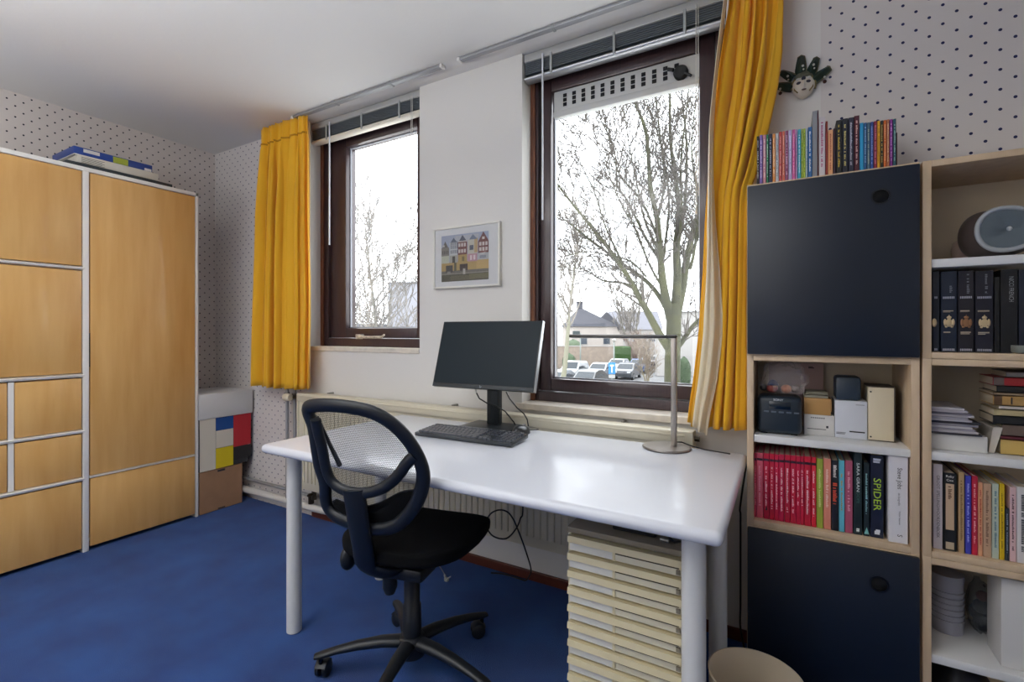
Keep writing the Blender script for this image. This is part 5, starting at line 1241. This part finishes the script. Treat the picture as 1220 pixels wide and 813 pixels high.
# ------------------------------------------------------------------ greenery
def bush(u, T, wpx, v0, v1, label, name, col, cat, seed, box=False, depth=1.0):
    rr = random.Random(seed); k = T/F_PX; c = ground(u, T); wd = wpx*k; zt = EYE-(v0-HOR)*k
    t = thing(name, c, label, cat)
    m = MB()
    h_ = zt-GZ
    if box: m.box(-wd/2, wd/2, -depth/2, depth/2, 0, h_, bev=.12)
    else: m.lathe([(0, 0), (wd*.40, .02), (wd*.5, h_*.3), (wd*.48, h_*.6), (wd*.30, h_*.9), (.02, h_)], (0, 0, 0), 20)
    bmesh.ops.subdivide_edges(m.bm, edges=m.bm.edges, cuts=3 if box else 1, use_grid_fill=True)
    for v in m.bm.verts:
        n = noise.noise(v.co*2.2+Vector((seed, 0, 0))); v.co += v.co.normalized()*n*.06
    m.xf(Matrix.Translation(c) @ Matrix.Rotation(YAW, 4, 'Z')); m.build('core', M(name+'_core', col, .95), t)
    LV = MB(); cols = 900
    for _ in range(cols):
        a = rr.uniform(0, 2*PI); zz = rr.random()
        if box: x, y = (rr.uniform(-.5, .5)*wd, -depth/2-.02) if rr.random() < .7 else (rr.uniform(-.5, .5)*wd, rr.uniform(-.5, .5)*depth); z = zz*h_ if y < -depth/2 else h_
        else:
            rad = wd*.5*(1 if zz < .6 else max(.05, 1-((zz-.6)/.4)**2*.95)); x, y, z = math.cos(a)*rad, math.sin(a)*rad, zz*h_
        p = c+CR*x+CF*y+Vector((0, 0, z)); s = rr.uniform(.03, .07); e1 = rvec(rr, 1).normalized()*s; e2 = e1.orthogonal().normalized()*s*.6
        LV.bm.faces.new([LV.bm.verts.new(p-e1), LV.bm.verts.new(p+e2), LV.bm.verts.new(p+e1), LV.bm.verts.new(p-e2)])
    tag(LV.build('leaves', M(name+'_leaf', col, .8, vary=.25, vscale=2), t, norm=False), kind='stuff')
bush(740, 57, 19, 413, 440, 'clipped dark green hedge beyond the parked cars', 'clipped_hedge', '#3f5f2c', 'hedge', 1, True, 2.0)
bush(815, 38, 15, 425, 460, 'rounded green evergreen at the curtain edge in the big window', 'round_evergreen', '#4c5c44', 'bush', 2)
bush(678, 53, 16, 421, 440, 'grey-green shrub in front of the low garden wall', 'garden_shrub', '#5c6e54', 'bush', 3)
bush(683, 60, 24, 404, 440, 'pale green shrub behind the low garden wall', 'pale_garden_shrub', '#68765f', 'bush', 4)
# ------------------------------------------------------------------ houses and walls
slate = M('grey_slate_roof', '#44454e', .8, vary=.12, vscale=1.5)
cream_wall = M('cream_brick_wall', '#c6bcb4', .85, vary=.05, vscale=1)
white_wall = M('white_render_wall', '#b8b4b0', .85)
pane_far = M('far_window_pane', '#4c545e', .2)
def house(u, T, w_, d_, eave_v, ridge_v, label, roof='hip', rot=0, wall=cream_wall, windows=(), chimney=True, ridge=0.0, name='house', roof_m=None, apex=0):
    k = T/F_PX; c = ground(u, T); ze = EYE-(eave_v-HOR)*k-GZ; zr = EYE-(ridge_v-HOR)*k-GZ
    A = Matrix.Translation(c) @ Matrix.Rotation(YAW+rot, 4, 'Z')
    t = thing(name, c, label, 'house')
    m = MB(); m.box(-w_/2, w_/2, -d_/2, d_/2, 0, ze); m.xf(A); m.build('walls', wall, t)
    o = .25; m = MB(); e = [(-w_/2-o, -d_/2-o, ze), (w_/2+o, -d_/2-o, ze), (w_/2+o, d_/2+o, ze), (-w_/2-o, d_/2+o, ze)]
    V = [m.bm.verts.new(p) for p in e]
    if roof == 'hip': R = [m.bm.verts.new((apex-ridge/2, 0, zr)), m.bm.verts.new((apex+ridge/2, 0, zr))]
    else: R = [m.bm.verts.new((-w_/2-o, 0, zr)), m.bm.verts.new((w_/2+o, 0, zr))]
    for f in ((V[0], V[1], R[1], R[0]), (V[2], V[3], R[0], R[1]), (V[1], V[2], R[1]), (V[3], V[0], R[0]), (V[3], V[2], V[1], V[0])): m.bm.faces.new(f)
    m.xf(A); m.build('roof', roof_m or slate, t)
    if roof == 'gable':
        m = MB(); 
        for x in (-w_/2, w_/2): m.prism([(x-.02, -d_/2, ze), (x-.02, d_/2, ze), (x-.02, 0, zr-.25)], (.04, 0, 0))
        m.xf(A); m.build('gable_wall', wall, t)
    if chimney: m = MB(); m.box(apex-.35, apex+.35, -.35, .35, zr-.5, zr+.7, .03); m.box(apex-.42, apex+.42, -.42, .42, zr+.62, zr+.75); m.xf(A); m.build('chimney', slate, t)
    for (x, z, ww, hh) in windows:
        m = MB(); frame_ring(m, x-ww/2, x+ww/2, z, z+hh, (.07,)*4, -d_/2-.04, -d_/2+.02, 0); m.xf(A); f = m.build('window', white_wall, t)
        m = MB(); m.box(x-ww/2+.07, x+ww/2-.07, -d_/2-.015, -d_/2+.01, z+.07, z+hh-.07); m.xf(A); m.build('pane', pane_far, f)
    return t
house(701.5, 66, 5.9, 6.4, 389.5, 366, 'house with dark pyramid roof and chimney beyond the car park', 'hip', .12, cream_wall, [(-1.6, 2.6, 1.0, 1.2), (1.5, 2.6, 1.0, 1.2)], apex=-1.3)
house(754, 84, 8.0, 9, 393, 371, 'row house with long grey roof left of the big trunk', 'gable', -.1, white_wall, [(-2.6, 2.6, 1.2, 1.2), (0, 2.6, 1.2, 1.2), (2.6, 2.6, 1.2, 1.2), (-2.6, .3, 1.2, 1.6), (1.5, .3, 1.2, 1.6)], False, roof_m=M('hazy_slate_roof', '#7c7c84', .8))  # distance haze put into the paler roof colour
house(722, 76, 3.4, 5, 393, 372, 'narrow gabled house with pointed roof between two roofs', 'gable', 1.45, cream_wall, [(-1, 2.4, .9, 1.2)], False)
house(842, 50, 6.0, 8, 373, 371, 'tall plain pale building at the right behind the big trunk', 'hip', .0, white_wall, [], False, 5.5, 'pale_building')
house(489, 62, 4.2, 6, 340, 336, 'pale flat-topped building behind the trees in the narrow window', 'hip', 0, M('lilac_grey_wall', '#a4a4ac', .85), [], False, 3.5, 'pale_building')
house(402, 60, 12, 8, 392, 386, 'low house behind the trees in the narrow window', 'gable', .1, white_wall, [], False)
brick_w = M('garden_wall_brick', '#a39486', .9, vary=.12, vscale=3)
T_ = 56; a, b = ground(655, T_), ground(731, T_); zt = EYE-(413-HOR)*T_/F_PX
t = thing('garden_wall', (a+b)/2, 'low beige garden wall behind the parked cars', 'wall')
m = MB(); m.prism([a, b, b+CF*.25, a+CF*.25], (0, 0, zt-GZ)); m.build('masonry', brick_w, t)
m = MB(); m.prism([a-CF*.05+Vector((0, 0, zt-GZ)), b-CF*.05+Vector((0, 0, zt-GZ)), b+CF*.3+Vector((0, 0, zt-GZ)), a+CF*.3+Vector((0, 0, zt-GZ))], (0, 0, .09)); m.build('coping', white_wall, t)
p = ground(786, 47); m = MB(); m.box(-.35, .35, -.35, .35, 0, EYE-(405-HOR)*47/F_PX-GZ); m.xf(Matrix.Translation(p) @ Matrix.Rotation(YAW, 4, 'Z'))
m.box(p.x-.42, p.x+.42, p.y-.42, p.y+.42, EYE-(405-HOR)*47/F_PX, EYE-(405-HOR)*47/F_PX+.12)
tag(m.build('gate_pillar', white_wall), 'pale pillar just left of the big trunk', 'pillar')
# ------------------------------------------------------------------ lamp posts and the blue sign
pole_m = M('grey_green_pole', '#8a948e', .5)
def lamp_post(u, T, vtop, label, arm):
    k = T/F_PX; b = ground(u, T); h_ = EYE-(vtop-HOR)*k
    t = thing('lamp_post', b, label, 'lamp post'); m = MB(); m.tube([b, Vector((b.x, b.y, h_))], [.07, .05], 10); m.build('pole', pole_m, t)
    c = Vector((b.x, b.y, h_))+CR*arm*.35
    m = MB(); m.box(-.36, .36, -.15, .15, -.22, .22, bev=.05); m.xf(Matrix.Translation(c) @ Matrix.Rotation(YAW, 4, 'Z')); m.build('lamp_head', M('dark_lamp_head', '#3c4446', .5), t)
lamp_post(691.5, 48, 397, 'lamp post with dark lantern before the pyramid-roofed house', -1.2)
T_ = 41.3; b = ground(731.5, T_)
t = thing('lamp_post', b, 'thin lamp post rising behind the blue sign', 'lamp post'); m = MB(); m.tube([b, Vector((b.x, b.y, EYE-(407-HOR)*T_/F_PX))], [.06, .05], 10); m.build('pole', pole_m, t)
m = MB(); m.lathe([(0, 0), (.16, .03), (.2, .12), (.12, .22), (0, .25)], Vector((b.x, b.y, EYE-(407-HOR)*T_/F_PX)), 16); m.build('lamp_head', white_wall, t)
T_ = 30; k = T_/F_PX; b = ground(729, T_); zc_ = EYE-(439-HOR)*k
t = thing('road_sign', b, 'blue rectangular sign with a white T on a post by the car park', 'sign')
m = MB(); m.tube([b+CF*.04, Vector((b.x, b.y, zc_+.42))+CF*.04], .03, 8); m.build('post', pole_m, t)
def flat(name, x0, x1, z0, z1, d, mat):
    m = MB(); m.box(x0, x1, d-.006, d+.006, z0, z1, .002); m.xf(Matrix.Translation((b.x, b.y, zc_)) @ Matrix.Rotation(YAW, 4, 'Z')); return m.build(name, mat, t)
flat('panel', -.215, .215, -.36, .36, 0, M('sign_blue', '#1a7ec4', .4))
flat('white_stem', -.032, .032, -.27, .12, -.013, M('sign_white', '#eef0f2', .4)); flat('white_bar', -.12, .12, .12, .22, -.013, M('sign_white'))
flat('lower_plate', -.2, .2, -.62, -.40, 0, M('grey_plastic'))
# ------------------------------------------------------------------ parked cars
tyre = M('tyre_rubber', '#1c1c1e', .8); rim = M('wheel_rim', '#9a9ca0', .35, metal=.6); glz = M('car_glass', '#2c353c', .1); hl = M('headlamp_clear', '#d8dce0', .15); rl = M('tail_lamp_red', '#a01c20', .3)
def car(u, T, head, col, label, tall=0):
    c = ground(u, T)-Vector((0, 0, .02)); A = Matrix.Translation(c) @ Matrix.Rotation(YAW+head, 4, 'Z')
    t = thing('car', c, label, 'car', 'cars parked beyond the lawn')
    h_ = 1.46+tall; pm_ = M('car_paint_'+col.strip('#'), col, .3, coat=.6)
    prof = [(-2.08, .30), (-2.12, .62), (-2.05, .84), (-1.2, .96), (-.55, h_-.10), (.0, h_), (1.05, h_-.03), (1.7, h_-.42 if not tall else h_-.16), (2.0, .92), (2.08, .60), (2.02, .30)]
    def section(k, y): return [(x, y*(1 if z < .9 else .80 if z > 1.2 else .95), z) for x, z in prof]
    m = MB(); ys = [-.86, -.78, -.4, .4, .78, .86]; rows = []
    for y in ys:
        s = .97 if abs(y) > .8 else 1
        rows.append([m.bm.verts.new((x*s, y*(1 if z < .9 else .84 if z > 1.2 else .96), .3+(z-.3)*(s if z < .9 else 1))) for x, z in prof])
    n = len(prof)
    for a_, b_ in zip(rows, rows[1:]):
        for j in range(n): m.bm.faces.new((a_[j], a_[(j+1) % n], b_[(j+1) % n], b_[j]))
    m.bm.faces.new(rows[0]); m.bm.faces.new(rows[-1][::-1])
    m.xf(A); m.build('body', pm_, t, smooth=35)
    for s in (-1, 1):
        m = MB(); P = [(-1.05, s*.835, .97), (-.5, s*.685, h_-.14), (.95, s*.685, h_-.10), (1.55, s*.80, .99)]; m.prism(P, (0, s*.012, 0)); m.xf(A); m.build('side_window', glz, t)
        for x in (-1.32, 1.30):
            m = MB(); m.cyl((x, s*.66, .31), (x, s*.875, .31), .315, seg=20); m.xf(A); w_ = m.build('wheel', tyre, t, smooth=40)
            m = MB(); m.cyl((x, s*.872, .31), (x, s*.885, .31), .20, seg=16); m.xf(A); m.build('rim', rim, w_, smooth=40)
        m = MB(); m.box(-2.115, -2.02, s*.62-.16, s*.62+.16, .66, .80, .02); m.xf(A); m.build('headlamp', hl, t)
        m = MB(); m.box(1.99, 2.075, s*.68-.10, s*.68+.10, .70, .92, .02); m.xf(A); m.build('tail_lamp', rl, t)
    m = MB(); m.quad((-1.17, -.70, .985), (-1.17, .70, .985), (-.58, .62, h_-.10), (-.58, -.62, h_-.10)); m.quad((1.10, -.62, h_-.06), (1.10, .62, h_-.06), (1.66, .66, h_-.40 if not tall else h_-.2), (1.66, -.66, h_-.40 if not tall else h_-.2)); m.xf(A @ Matrix.Translation((0, 0, .012))); m.build('windscreen', glz, t)
car(664, 36, 1.05, '#9a9ea4', 'silver car nearest, cut off by the window frame at the left')
car(702, 36, 1.05, '#1c2024', 'black car in the front row, left of the blue sign')
car(684, 44.5, 1.08, '#c4c6c8', 'white tall car behind the silver one at the left', .18)
car(716, 44.5, 1.08, '#96999e', 'silver-grey car in the back row, left of the blue sign')
car(748, 44.5, 1.08, '#3a3e46', 'dark grey car right of the blue sign')
car(737, 51, 1.1, '#b8babc', 'whitish car behind the blue sign')
car(762, 51, 1.1, '#34548a', 'blue car at the right end of the row')
car(778, 58, 1.2, '#30273e', 'dark purple car far behind, near the pale pillar')

# outdoor reflectances: base colours scaled darker to offset the bright overcast sky
for nm in set(MATS)-INDOOR:
    if nm == 'pale_bounce_ground' or nm not in MATS: continue
    nt = MATS[nm].node_tree
    b = nt.nodes.get('Principled BSDF')
    if b: c = b.inputs['Base Color'].default_value; b.inputs['Base Color'].default_value = (c[0]*.68, c[1]*.68, c[2]*.68, 1)
    for n in nt.nodes:
        if n.type == 'VALTORGB':
            for e in n.color_ramp.elements: e.color = (e.color[0]*.68, e.color[1]*.68, e.color[2]*.68, 1)
